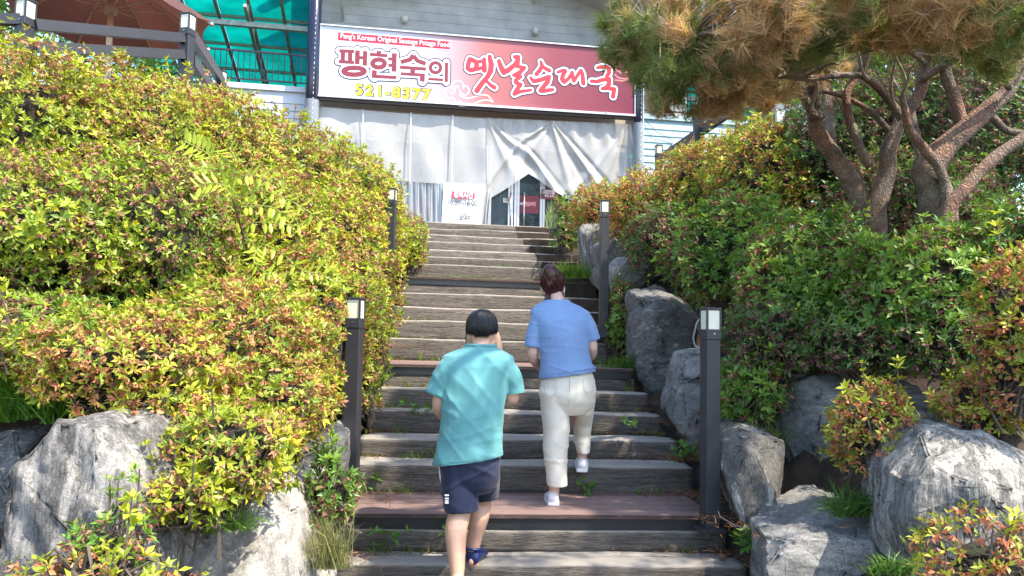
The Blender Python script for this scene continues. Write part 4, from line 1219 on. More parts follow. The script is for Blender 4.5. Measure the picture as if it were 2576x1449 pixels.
# ------------------------------------------------------------------ foliage builders
def unit(a):
    return a / np.maximum(np.linalg.norm(a, axis=-1, keepdims=True), 1e-9)
def frames(ax):
    ref = np.where(np.abs(ax[:, 2:3]) < .9, np.array([[0, 0, 1.0]]), np.array([[1.0, 0, 0]]))
    u = unit(np.cross(ref, ax)); v = np.cross(ax, u)
    return u, v
def leaves(P0, D, S, L, W, col, rng, curl=.12):
    """a pointed folded leaf at every P0, along D, with side vector S; 5 points, 4 triangles"""
    n = len(P0)
    Nn = np.cross(D, S)
    L = L[:, None]; W = W[:, None]
    base = P0 + D * L * .06
    mid = P0 + D * L * .52 - Nn * W * .16
    l = P0 + D * L * .50 + S * W * .5 + Nn * W * .08
    r = P0 + D * L * .50 - S * W * .5 + Nn * W * .08
    tip = P0 + D * L - Nn * L * curl
    V = np.stack([base, l, mid, r, tip], 1).reshape(-1, 3)
    k = np.arange(n)[:, None, None] * 5
    F = (k + np.array([[0, 2, 1], [0, 3, 2], [1, 2, 4], [2, 3, 4]])[None]).reshape(-1, 3)
    C = np.repeat(col, 5, axis=0)
    return V, F, C
def rosettes(Pc, Ax, size, nl, cols, rng):
    n = len(Pc)
    u, v = frames(Ax)
    Vs, Fs, Cs = [], [], []
    b = 0
    a0 = rng.uniform(0, 6.28, n)
    sv = rng.uniform(.65, 1.35, n)
    for k in range(nl):
        a = a0 + 2 * np.pi * k / nl + rng.uniform(-.35, .35, n)
        rad = u * np.cos(a)[:, None] + v * np.sin(a)[:, None]
        el = rng.uniform(.15, 1.15, n)[:, None]
        D = unit(rad * np.cos(el) + Ax * np.sin(el))
        S = unit(np.cross(Ax, rad))
        L = size * sv * rng.uniform(.65, 1.12, n); W = L * rng.uniform(.34, .44, n)
        c = cols * rng.uniform(.78, 1.22, (n, 1))
        V, F, C = leaves(Pc, D, S, L, W, c, rng, rng.uniform(.02, .2))
        Vs.append(V); Fs.append(F + b); Cs.append(C); b += len(V)
    return np.concatenate(Vs), np.concatenate(Fs), np.concatenate(Cs)
def petals(Pc, size, cols, rng, npet=5):
    """shrivelled hanging blossoms: a few crumpled flaps"""
    n = len(Pc); Vs, Fs, Cs = [], [], []; b = 0
    for k in range(npet):
        D = unit(rng.normal(0, 1, (n, 3)) * np.array([1, 1, .7]) + np.array([0, 0, -.45]))
        S = unit(np.cross(D, rng.normal(0, 1, (n, 3))))
        L = size * rng.uniform(.5, 1.15, n)
        V, F, C = leaves(Pc, D, S, L, L * rng.uniform(.3, .6, n), cols * rng.uniform(.7, 1.3, (n, 1)), rng, .35)
        Vs.append(V); Fs.append(F + b); Cs.append(C); b += len(V)
    return np.concatenate(Vs), np.concatenate(Fs), np.concatenate(Cs)

PAL = {   # young leaf, mature leaf, share young, blossom a, blossom b, blossom share
 YG: ((.41, .44, .030), (.15, .23, .030), .62, (.52, .27, .14), (.30, .135, .085), .90),
 MX: ((.37, .44, .030), (.12, .215, .030), .55, (.47, .25, .145), (.22, .10, .09), 1.0),
 OR: ((.40, .43, .035), (.15, .23, .030), .54, (.60, .29, .135), (.36, .145, .08), 1.08),
 GR: ((.22, .35, .040), (.085, .185, .036), .50, (.40, .19, .12), (.22, .095, .085), .62),
 RD: ((.40, .43, .035), (.16, .21, .030), .50, (.62, .26, .13), (.42, .14, .075), 1.25),
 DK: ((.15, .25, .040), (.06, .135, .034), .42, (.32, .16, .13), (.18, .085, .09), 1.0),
}
BG_ = [bush_geo(b) for b in BUSHES]
BC = np.array([list(c) for c, r in BG_]); BR2 = np.array([list(r) for c, r in BG_])
def lump(D, seed):
    q = D * 2.0 + seed * 5.3
    return np.array([noise.noise(Vector(x)) + .55 * noise.noise(Vector(x) * 2.6) for x in q])
NLEAF = 0
CLEAR = [(895, 5.1, 868, 940, 700, 1190), (987, 8.2, 968, 1003, 440, 640), (1521, 8.0, 1500, 1545, 470, 800), (1790, 4.8, 1765, 1815, 740, 1320), (474, 6.5, 455, 500, 0, 175), (66, 5.4, 40, 95, 0, 60)]   # the bushes are trimmed round the lamp posts
for bi, b in enumerate(BUSHES):
    rng = np.random.default_rng(100 + bi)
    c, r = BC[bi], BR2[bi]
    kind = b[6]
    young, mature, ysh, ba, bb, bsh = [np.array(x) if isinstance(x, tuple) else x for x in PAL[kind]]
    area = 2 * np.pi * ((r[0] * r[1]) ** 1.6 / 3 + (r[0] * r[2]) ** 1.6 / 3 + (r[1] * r[2]) ** 1.6 / 3) ** (1 / 1.6) * 1.45
    d = b[2]
    size = .044 if d < 4 else (.046 if d < 6 else .050)
    if kind == GR and d < 6.7 and b[0] > 1800: size = .055
    dens = (500 if d < 4.4 else (470 if d < 6.5 else 390)) * (.5 if d < 3.0 else 1)
    n = int(area * dens * 1.75)
    D = unit(rng.normal(0, 1, (n * 2, 3)))
    D = D[(D[:, 1] < .6) & (D[:, 2] > -.75)][:n]
    n = len(D)
    lay = rng.choice([1.02, .94, .84, .70], n, p=[.42, .28, .18, .12]) * rng.uniform(.95, 1.05, n)
    spr = rng.random(n) < .07
    lay = np.where(spr, rng.uniform(1.04, 1.20, n), lay)
    Dc = D * lay[:, None] * (1 + .29 * lump(D, bi))[:, None]
    Pc = c + Dc * r
    Nn = unit(D / r)
    keep = np.ones(n, bool)
    for bj in range(len(BUSHES)):
        if bj == bi: continue
        if np.linalg.norm(BC[bj] - c) > BR2[bj].max() + r.max(): continue
        keep &= (((Pc - BC[bj]) / BR2[bj]) ** 2).sum(1) > .62
    keep &= Pc[:, 2] > terrain_np(Pc[:, 0], Pc[:, 1]) + .02
    sxx = np.interp(Pc[:, 1], _sy, _sx)
    keep &= (np.abs(Pc[:, 0] - sxx) > .93) | (Pc[:, 1] < 4.1) | (Pc[:, 1] > 13)
    for qx, qd, x0, x1, y0, y1 in CLEAR:
        yy = Pc[:, 1]; ix = 1288 + FPX * Pc[:, 0] / yy; iy = 840 - FPX * (Pc[:, 2] - EYE) / yy
        keep &= ~((yy < qd) & (ix > x0) & (ix < x1) & (iy > y0) & (iy < y1))
    Pc, Nn, lay = Pc[keep], Nn[keep], lay[keep]
    n = len(Pc)
    if n < 10: continue
    Ax = unit(Nn + np.array([0, -.15, .55]) + rng.normal(0, .38, (n, 3)))
    # patches where blossoms gather
    pat = np.array([noise.noise(Vector(p) * 3.2) for p in Pc]) * .9 + rng.normal(0, .30, n)
    isb = pat > np.quantile(pat, 1 - min(.85, bsh * .62))
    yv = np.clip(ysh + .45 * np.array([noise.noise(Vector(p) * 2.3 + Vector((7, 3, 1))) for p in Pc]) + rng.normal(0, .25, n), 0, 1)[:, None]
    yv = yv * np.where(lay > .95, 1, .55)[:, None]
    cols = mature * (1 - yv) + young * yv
    warm = (rng.random((n, 1)) < .12)
    cols = np.where(warm, cols * np.array([1.35, .95, .9]), cols)
    e = empty('azalea_bush', Vector((c[0], c[1], c[2] - r[2])), b[7], 'bush', 'azaleas on the left bank' if b[0] < 1100 else 'azaleas on the right bank')
    li = ~isb
    shoot_mb = MB(); SP, SA = [], []
    for _ in range(7 if d < 9 else 4):
        k_ = rng.integers(n)
        if Nn[k_][2] < .25: continue
        p0 = Vector(Pc[k_]); hgt = rng.uniform(.09, .20)
        up_ = (Vector((0, 0, 1)) + Vector(Nn[k_]) * .35 + Vector(rng.normal(0, .15, 3))).normalized()
        shoot_mb.tube([p0 - up_ * .12, p0 + up_ * hgt * .5, p0 + up_ * hgt], [.005, .004, .0025], 4, cap=False)
        for t in (.45, .72, 1.0):
            SP.append(p0 + up_ * hgt * t + Vector(rng.normal(0, .008, 3))); SA.append(up_)
    if SP:
        SP = np.array([list(x) for x in SP]); SA = unit(np.array([list(x) for x in SA]) + rng.normal(0, .2, (len(SA), 3)))
        Pc = np.concatenate([Pc, SP]); Ax = np.concatenate([Ax, SA]); Nn = np.concatenate([Nn, SA]); cols = np.concatenate([cols, np.tile(young, (len(SP), 1))]); isb = np.concatenate([isb, np.zeros(len(SP), bool)]); li = ~isb
        shoot_mb.build('shoots', M['twig'], e, kind='stuff')
    V, F, C = rosettes(Pc[li], Ax[li], size, 6, cols[li], rng)
    # a few leaves also poke through the blossoms
    if isb.sum() > 4:
        V2, F2, C2 = rosettes(Pc[isb] + Ax[isb] * size * .5, Ax[isb], size * .85, 3, cols[isb], rng)
        V, F, C = np.concatenate([V, V2]), np.concatenate([F, F2 + len(V)]), np.concatenate([C, C2])
    link('leaves', np_mesh('leaves', V, F, C), M['leaf'], e, kind='stuff'); NLEAF += len(F)
    if isb.sum() > 4:
        m = int(isb.sum())
        t = rng.random((m, 1)); bc_ = ba * t + bb * (1 - t)
        V, F, C = petals(Pc[isb] + Nn[isb] * .008, .040 if d > 5 else .034, bc_, rng, 6)
        link('withered_blossoms', np_mesh('withered_blossoms', V, F, C), M['petal'], e, kind='stuff'); NLEAF += len(F)
    # stems running out from the root
    root = Vector((c[0], c[1], c[2] - r[2] * .9))
    mb = MB()
    sel = rng.choice(n, min(n, 70), replace=False)
    for s_ in sel:
        p = Vector(Pc[s_]); m_ = root.lerp(p, .55) + Vector(rng.normal(0, .06, 3)); 
        mb.tube([root + Vector(rng.normal(0, .06, 3)), m_, p], [.007, .005, .0025], 4, cap=False)
    mb.build('stems', M['twig'], e, kind='stuff')
    # solid twig-coloured core against see-through; its dark tone paints in gap shade
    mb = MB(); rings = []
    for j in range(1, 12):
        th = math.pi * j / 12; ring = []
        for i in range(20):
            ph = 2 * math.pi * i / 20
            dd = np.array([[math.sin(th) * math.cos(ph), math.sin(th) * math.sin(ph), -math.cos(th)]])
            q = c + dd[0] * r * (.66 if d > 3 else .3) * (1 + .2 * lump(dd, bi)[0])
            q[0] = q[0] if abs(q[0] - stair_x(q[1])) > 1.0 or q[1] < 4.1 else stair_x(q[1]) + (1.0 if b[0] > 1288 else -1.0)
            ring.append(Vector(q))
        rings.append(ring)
    mb.loft(rings); mb.build('twig_shade_core', M['heart'] if 'heart' in M else M['twig'], e, kind='stuff')

# ------------------------------------------------------------------ pines
n = NT('red pine bark')
vz = n.new('ShaderNodeTexVoronoi'); vz.feature = 'DISTANCE_TO_EDGE'; vz.inputs['Scale'].default_value = 38; wv = n.new('ShaderNodeVectorMath'); wv.operation = 'ADD'; wn_ = n.new('ShaderNodeTexNoise'); wn_.inputs['Scale'].default_value = 14; wn_.inputs['Detail'].default_value = 4; n.lk(n.map(), wn_.inputs['Vector']); ws_ = n.new('ShaderNodeVectorMath'); ws_.operation = 'SCALE'; ws_.inputs['Scale'].default_value = .12; n.lk(wn_.outputs['Color'], ws_.inputs[0]); n.lk(n.map((1, 1, .4)), wv.inputs[0]); n.lk(ws_.outputs[0], wv.inputs[1]); n.lk(wv.outputs[0], vz.inputs['Vector'])
f = n.noise(n.map(), 7, 7, .7); g = n.noise(n.map(loc=(4, 4, 4)), 3, 4)
c = n.ramp(f, [(.28, (.05, .04, .032)), (.5, (.19, .145, .11)), (.75, (.34, .27, .21))])
c = n.mix(n.ramp(g, [(.45, (0, 0, 0)), (.65, (.8, .8, .8))]), c, n.ramp(f, [(.3, (.13, .055, .032)), (.7, (.40, .19, .11))]))
c = n.mix(n.ramp(vz.outputs['Distance'], [(0, (.5, .5, .5)), (.10, (0, 0, 0))]), c, (.05, .036, .028))
n.set(c, .9); n.bump(n.ramp(vz.outputs['Distance'], [(0, (0, 0, 0)), (.3, (1, 1, 1))]), .8, .012)
M['bark'] = n.m
M['barkgrey'] = plain('grey-brown branch bark', (.30, .24, .18), .9, 0, .35, 12, .5)

def smooth_line(pts, rad, k=4):
    """rounded polyline through the measured points"""
    out, ro = [], []
    n_ = len(pts)
    for i in range(n_ - 1):
        p0, p1, p2, p3 = pts[max(i - 1, 0)], pts[i], pts[i + 1], pts[min(i + 2, n_ - 1)]
        for j in range(k):
            t = j / k
            out.append(.5 * ((2 * p1) + (p2 - p0) * t + (2 * p0 - 5 * p1 + 4 * p2 - p3) * t * t + (3 * p1 - p0 - 3 * p2 + p3) * t ** 3))
            ro.append(rad[i] * (1 - t) + rad[i + 1] * t)
    out.append(pts[-1]); ro.append(rad[-1])
    return out, ro
def limb(mb, pxs, d, wpx, n=10, knob=.10):
    """limb through pixels (x, y[, extra depth]) with pixel widths"""
    pts = [P(q[0], q[1], d + (q[2] if len(q) > 2 else 0)) for q in pxs]
    rad = [w / 2 * .82 * (p.y / FPX) for w, p in zip(wpx, pts)]
    pts, rad = smooth_line(pts, rad, 5)
    rad = [r * (1 + knob * noise.noise(p * 9)) for r, p in zip(rad, pts)]
    pts = [p + Vector((noise.noise(p * 6), noise.noise(p * 6 + Vector((5, 0, 0))), 0)) * .012 for p in pts]
    mb.tube(pts, rad, n)
    return pts, rad
def tufts(Pc, Ax, cols, length, nn, rng, width=.0032, spread=.9):
    """pine needle brushes: nn thin blades round each axis"""
    n_ = len(Pc); u, v = frames(Ax)
    a = rng.uniform(0, 6.283, (n_, nn)); el = rng.uniform(.25, 1.35, (n_, nn)) * spread
    rad = u[:, None] * np.cos(a)[..., None] + v[:, None] * np.sin(a)[..., None]
    D = unit(rad * np.sin(el)[..., None] + Ax[:, None] * np.cos(el)[..., None] + rng.normal(0, .08, (n_, nn, 3)))
    L = length * rng.uniform(.6, 1.1, (n_, nn))[..., None]
    st = Pc[:, None] - Ax[:, None] * rng.uniform(0, length * .8, (n_, nn))[..., None]
    S = unit(np.cross(D, rng.normal(0, 1, (n_, nn, 3)))) * width
    tip = st + D * L + np.array([0, 0, -1]) * L * .10
    V = np.stack([st - S * .5, st + S * .5, tip], 2).reshape(-1, 3)
    F = np.arange(len(V)).reshape(-1, 3)
    C = np.repeat((cols[:, None] * rng.uniform(.7, 1.3, (n_, nn, 1))).reshape(-1, 3), 3, axis=0)
    return V, F, C
NG = np.array([.17, .25, .08]); NB = np.array([.60, .41, .26]); NO = np.array([.42, .36, .20]); NY = np.array([.30, .36, .06])
def crown(ells, rng, tuft_n, parent, limbs, name='needles'):
    """ells: centre, radii, count, brown share"""
    Vs, Fs, Cs = [], [], []; off = 0
    tw = MB(); 
    for (c, r, cnt, brown, yel) in ells:
        c = np.array(c); r = np.array(r)
        cnt = int(cnt * (.78 if name == 'needles' else 1))
        D = unit(rng.normal(0, 1, (cnt, 3)))
        rad = rng.uniform(.3, 1.15, cnt) ** .5
        rad *= 1 + .22 * lump(D, int(abs(c[0] * 10)))
        Pc = c + D * r * rad[:, None]
        # clump: pull points towards twig tips
        k = max(4, cnt // 10)
        tips = Pc[:k]; near = ((Pc[:, None] - tips[None]) ** 2).sum(-1).argmin(1)
        Pc = Pc * .5 + tips[near] * .5
        Ax = unit(D * r * .8 + np.array([0, -.1, .5]) + rng.normal(0, .35, (cnt, 3)))
        nz = np.array([noise.noise(Vector(p) * 1.7) for p in tips])[near] + rng.normal(0, .15, cnt)
        isb = nz > np.quantile(nz, 1 - brown) if brown > 0 else np.zeros(cnt, bool)
        t = rng.random((cnt, 1))
        cols = np.where(isb[:, None], NB * (.75 + .5 * t), NG * (1 - t * .5) + NO * t * .5)
        yy = rng.random(cnt) < yel
        cols = np.where(yy[:, None], NY, cols)
        V, F, C = tufts(Pc, Ax, cols, .135, tuft_n, rng, .0044)
        Vs.append(V); Fs.append(F + off); Cs.append(C); off += len(V)
        for i in range(0, k):
            q = Vector(tips[i])
            src = min(limbs, key=lambda l: (l - q).length)
            m_ = src.lerp(q, .5) + Vector((0, 0, .05)) + Vector(rng.normal(0, .04, 3))
            ts = 1.0 if name == 'needles' else .35
            tw.tube([src, m_, q], [.010 * ts, .007 * ts, .003 * ts], 4, cap=False)
    link(name, np_mesh(name, np.concatenate(Vs), np.concatenate(Fs), np.concatenate(Cs)), M['needle'], parent, kind='stuff')
    tw.build('twigs', M['barkgrey'], parent, kind='stuff')

def ell(px, py, d, rx, ry, rd, cnt, brown, yel=0.0):
    c = P(px, py, d); k = d / FPX
    return ((c.x, c.y, c.z), (rx * k, rd, ry * k), cnt, brown, yel)

prng = np.random.default_rng(5)
base = P(2190, 545, 5.6)
pA = empty('pine_tree', Vector((base.x, base.y, terrain_z(base.x, base.y))), 'left red pine with forked twisting trunks and browned needles over the steps', 'tree', 'red pines')
mb = MB(); LA = []
gb = P(2200, 640, 5.6)
for pxs, w, dd in [
  ([(2200, 660), (2190, 540), (2165, 500), (2120, 420), (2060, 340), (2046, 260), (2040, 190), (2020, 90, -.3), (1980, -30, -.6)], [95, 74, 62, 54, 48, 42, 36, 30, 22], 5.6),
  ([(2205, 640), (2205, 530), (2230, 440), (2235, 370), (2265, 300), (2310, 240), (2330, 160), (2345, 60, -.2), (2350, -80, -.5)], [70, 60, 52, 46, 42, 38, 34, 26, 20], 5.5),
  ([(2050, 300), (2010, 220), (1960, 170, -.2), (1860, 150, -.5), (1740, 120, -.7), (1640, 60, -.8)], [30, 28, 24, 20, 16, 10], 5.55),
  ([(2190, 420), (2150, 340), (2130, 240), (2170, 170), (2190, 60, -.2), (2180, -60, -.4)], [30, 28, 26, 24, 20, 14], 5.45),
  ([(2265, 300), (2220, 230), (2160, 190, -.1), (2040, 195, -.3), (1900, 190, -.5)], [26, 24, 20, 16, 10], 5.4),
  ([(2100, 430), (2090, 350), (2080, 250, .2), (2050, 150, .3)], [36, 32, 28, 20], 5.9),
  ([(2235, 330), (2200, 290), (2140, 250, .1), (2060, 230, .2), (1960, 235, .2)], [20, 18, 16, 12, 8], 5.5),
  ([(2320, 200), (2400, 150, -.2), (2480, 110, -.4), (2560, 80, -.5)], [26, 22, 18, 14], 5.45),
  ([(2330, 160), (2270, 120, -.2), (2200, 110, -.4)], [18, 14, 10], 5.45),
]:
    p, r = limb(mb, pxs, dd, w); LA += p
# the high limb that reaches out over the steps
hi = [P(2350, -60, 5.0), Vector((2.3, 4.2, 4.1)), Vector((1.7, 3.4, 4.2)), Vector((1.1, 2.8, 4.3))]
pp, rr = smooth_line(hi, [.06, .05, .04, .02], 5); mb.tube(pp, rr, 8); LA += pp
brn = random.Random(12)
def thin(mb, nb, xr, yr, L_, dep, col):
    for _ in range(nb):
        x0, y0 = brn.uniform(*xr), brn.uniform(*yr); x1 = x0 + brn.uniform(-230, 160); y1 = y0 - brn.uniform(20, 150)
        d0 = dep + brn.uniform(-.25, .3)
        q = min(L_, key=lambda l: (l - P(x0, y0, d0)).length)
        pts = [q, q.lerp(P(x1, y1, d0 - .2), .35) + Vector((brn.uniform(-.05, .05), 0, brn.uniform(-.03, .06))), q.lerp(P(x1, y1, d0 - .2), .7) + Vector((brn.uniform(-.04, .04), 0, brn.uniform(-.02, .05))), P(x1, y1, d0 - .3)]
        w = brn.uniform(.007, .014)
        p_, r_ = smooth_line(pts, [w * 1.3, w, w * .75, w * .4], 4); mb.tube(p_, r_, 6, cap=False)
tb_ = MB(); thin(tb_, 26, (1850, 2330), (90, 260), LA, 5.1, 0); tb_.build('branches', M['barkgrey'], pA, smooth=True, kind='stuff')
mb.build('trunk', M['bark'], pA, smooth=True)
crown([ell(1600, 55, 5.2, 95, 125, .35, 330, .05, .12), ell(1690, 110, 5.0, 150, 130, .45, 420, .35, .03), ell(1850, 75, 4.5, 230, 125, .5, 640, .55, .01), ell(1760, 222, 4.9, 150, 70, .4, 280, .7), ell(1890, 235, 5.1, 95, 42, .3, 120, .7),
       ell(2080, 15, 4.4, 230, 105, .5, 520, .45, .01), ell(1980, 150, 5.4, 160, 70, .35, 210, .5)], prng, 44, pA, LA)
crown([((1.55, 3.3, 4.35), (.75, .75, .42), 170, .3, 0), ((2.3, 3.6, 4.5), (.9, .9, .5), 210, .3, 0), ((1.2, 4.5, 4.75), (.6, .6, .35), 110, .3, 0), ((2.1, 5.0, 4.7), (.9, .8, .5), 180, .3, 0), ((1.9, 2.4, 4.0), (.7, .6, .4), 130, .3, 0)], prng, 34, pA, LA, 'high_needles')

base = P(2360, 600, 5.3)
pB = empty('pine_tree', Vector((base.x, base.y, terrain_z(base.x, base.y))), 'right red pine with a thick trunk and a branch slanting off the right edge', 'tree', 'red pines')
mb = MB(); LB = []
for pxs, w, dd in [
  ([(2370, 680), (2365, 570), (2350, 480), (2335, 420), (2400, 350), (2480, 280), (2540, 220), (2590, 120)], [120, 108, 100, 92, 66, 54, 46, 36], 5.3),
  ([(2375, 600), (2390, 520), (2440, 460), (2510, 390), (2580, 340), (2660, 260)], [50, 46, 42, 38, 34, 30], 5.0),
  ([(2385, 520), (2370, 440), (2330, 380), (2290, 330), (2270, 240)], [34, 30, 30, 26, 20], 5.15),
  ([(2420, 330), (2405, 260), (2380, 180), (2400, 80), (2410, -40)], [44, 38, 34, 28, 20], 5.35),
  ([(2480, 280), (2540, 330), (2620, 330)], [26, 22, 18], 5.5),
  ([(2345, 430), (2310, 360, .3), (2290, 280, .4)], [40, 34, 28], 5.5),
  ([(2540, 220), (2480, 150, -.2), (2420, 110, -.4), (2330, 60, -.5)], [24, 20, 16, 10], 5.2),
]:
    p, r = limb(mb, pxs, dd, w); LB += p
hi = [P(2410, -30, 5.2), Vector((3.4, 4.2, 4.4)), Vector((3.3, 3.2, 4.6))]
pp, rr = smooth_line(hi, [.06, .05, .03], 5); mb.tube(pp, rr, 8); LB += pp
tb_ = MB(); thin(tb_, 22, (2250, 2600), (80, 240), LB, 4.9, 0); tb_.build('branches', M['barkgrey'], pB, smooth=True, kind='stuff')
mb.build('trunk', M['bark'], pB, smooth=True)
crown([ell(2300, -5, 4.3, 220, 95, .5, 470, .4, .02), ell(2480, 15, 4.0, 190, 110, .45, 460, .5, .02), ell(2570, 110, 4.3, 80, 70, .3, 120, .5), ell(2350, 90, 5.6, 220, 75, .4, 230, .3), ell(2150, 80, 5.9, 200, 80, .4, 240, .35)], prng, 44, pB, LB)
crown([((3.3, 4.1, 4.5), (.9, .9, .5), 170, .3, 0), ((3.2, 2.9, 4.6), (.8, .8, .45), 140, .3, 0), ((3.6, 5.4, 4.6), (.9, .9, .5), 140, .3, 0), ((4.4, 6.1, 5.2), (1.1, .8, .5), 150, .3, 0), ((3.3, 6.1, 5.1), (1.0, .7, .45), 120, .3, 0), ((5.6, 5.8, 5.2), (1.1, .9, .5), 140, .3, 0)], prng, 34, pB, LB, 'high_needles')

# ------------------------------------------------------------------ broadleaf trees behind
def tree(label, base, h, r, nl, rng, colA, colB, size=.12, trunk_r=.12, zc=None):
    e = empty('broadleaf_tree', base, label, 'tree')
    base = Vector(base)
    mb = MB()
    c = base + Vector((0, 0, h * .62))
    mb.tube([base - Vector((0, 0, .2)), base + Vector((.05, 0, h * .35)), c], [trunk_r, trunk_r * .8, trunk_r * .4], 8)
    blobs = []
    for k in range(9):
        q = c + Vector((rng.uniform(-.6, .6) * r, rng.uniform(-.5, .5) * r, rng.uniform(-.55, .65) * h * .4))
        blobs.append(q); mb.tube([base + Vector((0, 0, h * .35)), base.lerp(q, .7) + Vector((0, 0, .1)), q], [trunk_r * .5, trunk_r * .3, trunk_r * .1], 5)
    mb.build('trunk', M['barkgrey'], e, smooth=True)
    per = nl // 9
    Pc = np.concatenate([np.array(list(q)) + unit(rng.normal(0, 1, (per, 3))) * (rng.uniform(.3, 1, (per, 1)) ** .4) * np.array([r * .55, r * .55, h * .2]) for q in blobs])
    m = len(Pc)
    D = unit(rng.normal(0, 1, (m, 3)) + np.array([0, -.3, -.3])); S = unit(np.cross(D, rng.normal(0, 1, (m, 3))))
    t = rng.random((m, 1)); col = np.array(colA) * t + np.array(colB) * (1 - t)
    V, F, C = leaves(Pc, D, S, size * rng.uniform(.6, 1.2, m), size * .55 * rng.uniform(.7, 1.2, m), col, rng)
    link('crown', np_mesh('crown', V, F, C), M['leaf'], e, kind='stuff')
trng = np.random.default_rng(3)
tree('leafy green tree behind the parasol at the top left corner', (-8.6, 12.5, 3.2), 6.0, 2.2, 5200, trng, (.05, .12, .02), (.12, .22, .03), .14)
tree('dark leafy tree seen under the parasol left of the teal canopy', (-7.6, 15.0, 3.2), 4.4, 1.8, 7000, trng, (.04, .10, .02), (.10, .19, .03), .13)
tree('broad dark tree behind the pines at the right', (6.0, 10.5, 3.2), 6.5, 3.0, 11000, trng, (.04, .09, .02), (.11, .20, .03), .19)
tree('bright leafy tree beyond the pine trunks', (4.3, 10.0, 3.0), 3.6, 2.0, 7000, trng, (.07, .15, .02), (.16, .27, .03), .11)
tree('tall tree filling the gap at the far right behind the pines', (8.6, 9.0, 3.0), 7.0, 3.2, 10500, trng, (.04, .09, .02), (.10, .18, .03), .2)

# ------------------------------------------------------------------ sapling with feathery compound leaves among the left azaleas
sap = empty('sapling', P(600, 600, 4.8), 'bright lime sapling with long feathery leaves in the left azaleas', 'sapling')
limem = plain('lime leaflet', (.40, .50, .03), .45, 0, .12, 3)
n = NT('lime leaflet translucent'); f = n.noise(n.map(), 4, 3); c = n.ramp(f, [(.3, (.26, .36, .02)), (.7, (.40, .46, .035))]); n.set(c, .4); n.translucent(n.mix(1, c, (1.4, 1.4, .6), 'MULTIPLY'), .35)
fronds = [([(575, 450), (590, 400), (575, 370)], 5), ([(610, 520), (680, 520), (720, 545)], 6), ([(650, 620), (640, 660), (690, 700)], 6), ([(590, 480), (540, 460), (500, 470)], 5), ([(560, 440), (520, 385), (462, 355)], 9), ([(600, 500), (560, 430), (480, 430), (420, 470)], 6), ([(560, 470), (620, 440), (680, 455)], 6), ([(600, 500), (660, 480), (740, 510), (815, 560)], 8), ([(590, 530), (540, 500), (470, 520)], 5),
          ([(640, 610), (700, 630), (760, 680), (810, 690), (865, 735)], 9), ([(620, 600), (690, 660), (740, 720)], 6), ([(600, 560), (680, 560), (760, 570)], 7), ([(590, 560), (520, 560), (470, 600)], 6)]
lm = MB(); lm.add([(0, 0, 0), (.5, .15, .02), (.5, 0, -.02), (.5, -.15, .02), (1, 0, -.08), (.25, .13, .015), (.25, -.13, .015), (.75, .10, -.02), (.75, -.10, -.02)],
                  [(0, 2, 5), (5, 2, 1), (0, 6, 2), (6, 3, 2), (1, 2, 7), (7, 2, 4), (2, 3, 8), (2, 8, 4)])
lme = lm.mesh('leaflet'); lme.materials.append(n.m)
lme.polygons.foreach_set('use_smooth', [True] * len(lme.polygons))
srng = random.Random(4)
for fi, (pxs, k) in enumerate(fronds):
    dB = 4.28 if fi < 5 else 4.75
    pts = [P(x, y, dB - .05 * math.sin(i)) for i, (x, y) in enumerate(pxs)]
    pts, _ = smooth_line(pts, [1] * len(pts), 6)
    mb = MB(); mb.tube(pts, .003, 5); mb.build('leaf_stalk', plain('lime stalk', (.25, .30, .05), .6) if fi == 0 else bpy.data.materials['lime stalk'], sap)
    k = int(k * 1.25)
    for i in range(k):
        t = (i + .6) / k; q = pts[min(len(pts) - 1, int(t * (len(pts) - 1)))]; q2 = pts[min(len(pts) - 1, int(t * (len(pts) - 1)) + 1)]
        tg = (q2 - q).normalized() if (q2 - q).length > 1e-6 else (pts[-1] - pts[-2]).normalized()
        for sd in (-1, 1):
            dr = (tg * .45 + tg.cross(Vector((0, -1, .35))).normalized() * sd + Vector((0, -.25, -.25 + srng.uniform(-.2, .2)))).normalized()
            sidev = dr.cross(Vector((srng.uniform(-.3, .3), -.6, .8))).normalized()
            nn = dr.cross(sidev)
            L = srng.uniform(.07, .095)
            o = bpy.data.objects.new('leaflet', lme); COL.objects.link(o); o.parent = sap; o.matrix_parent_inverse = wmat(sap).inverted()
            m4 = Matrix(((dr.x * L, sidev.x * L, nn.x * L, q.x), (dr.y * L, sidev.y * L, nn.y * L, q.y), (dr.z * L, sidev.z * L, nn.z * L, q.z), (0, 0, 0, 1)))
            o.location, rq, o.scale = m4.decompose(); o.rotation_euler = rq.to_euler()
mb = MB(); mb.tube([P(640, 760, 5.0), P(620, 620, 4.7), P(585, 500, 4.4)], [.012, .009, .005], 6); mb.build('stem', M['twig'], sap)

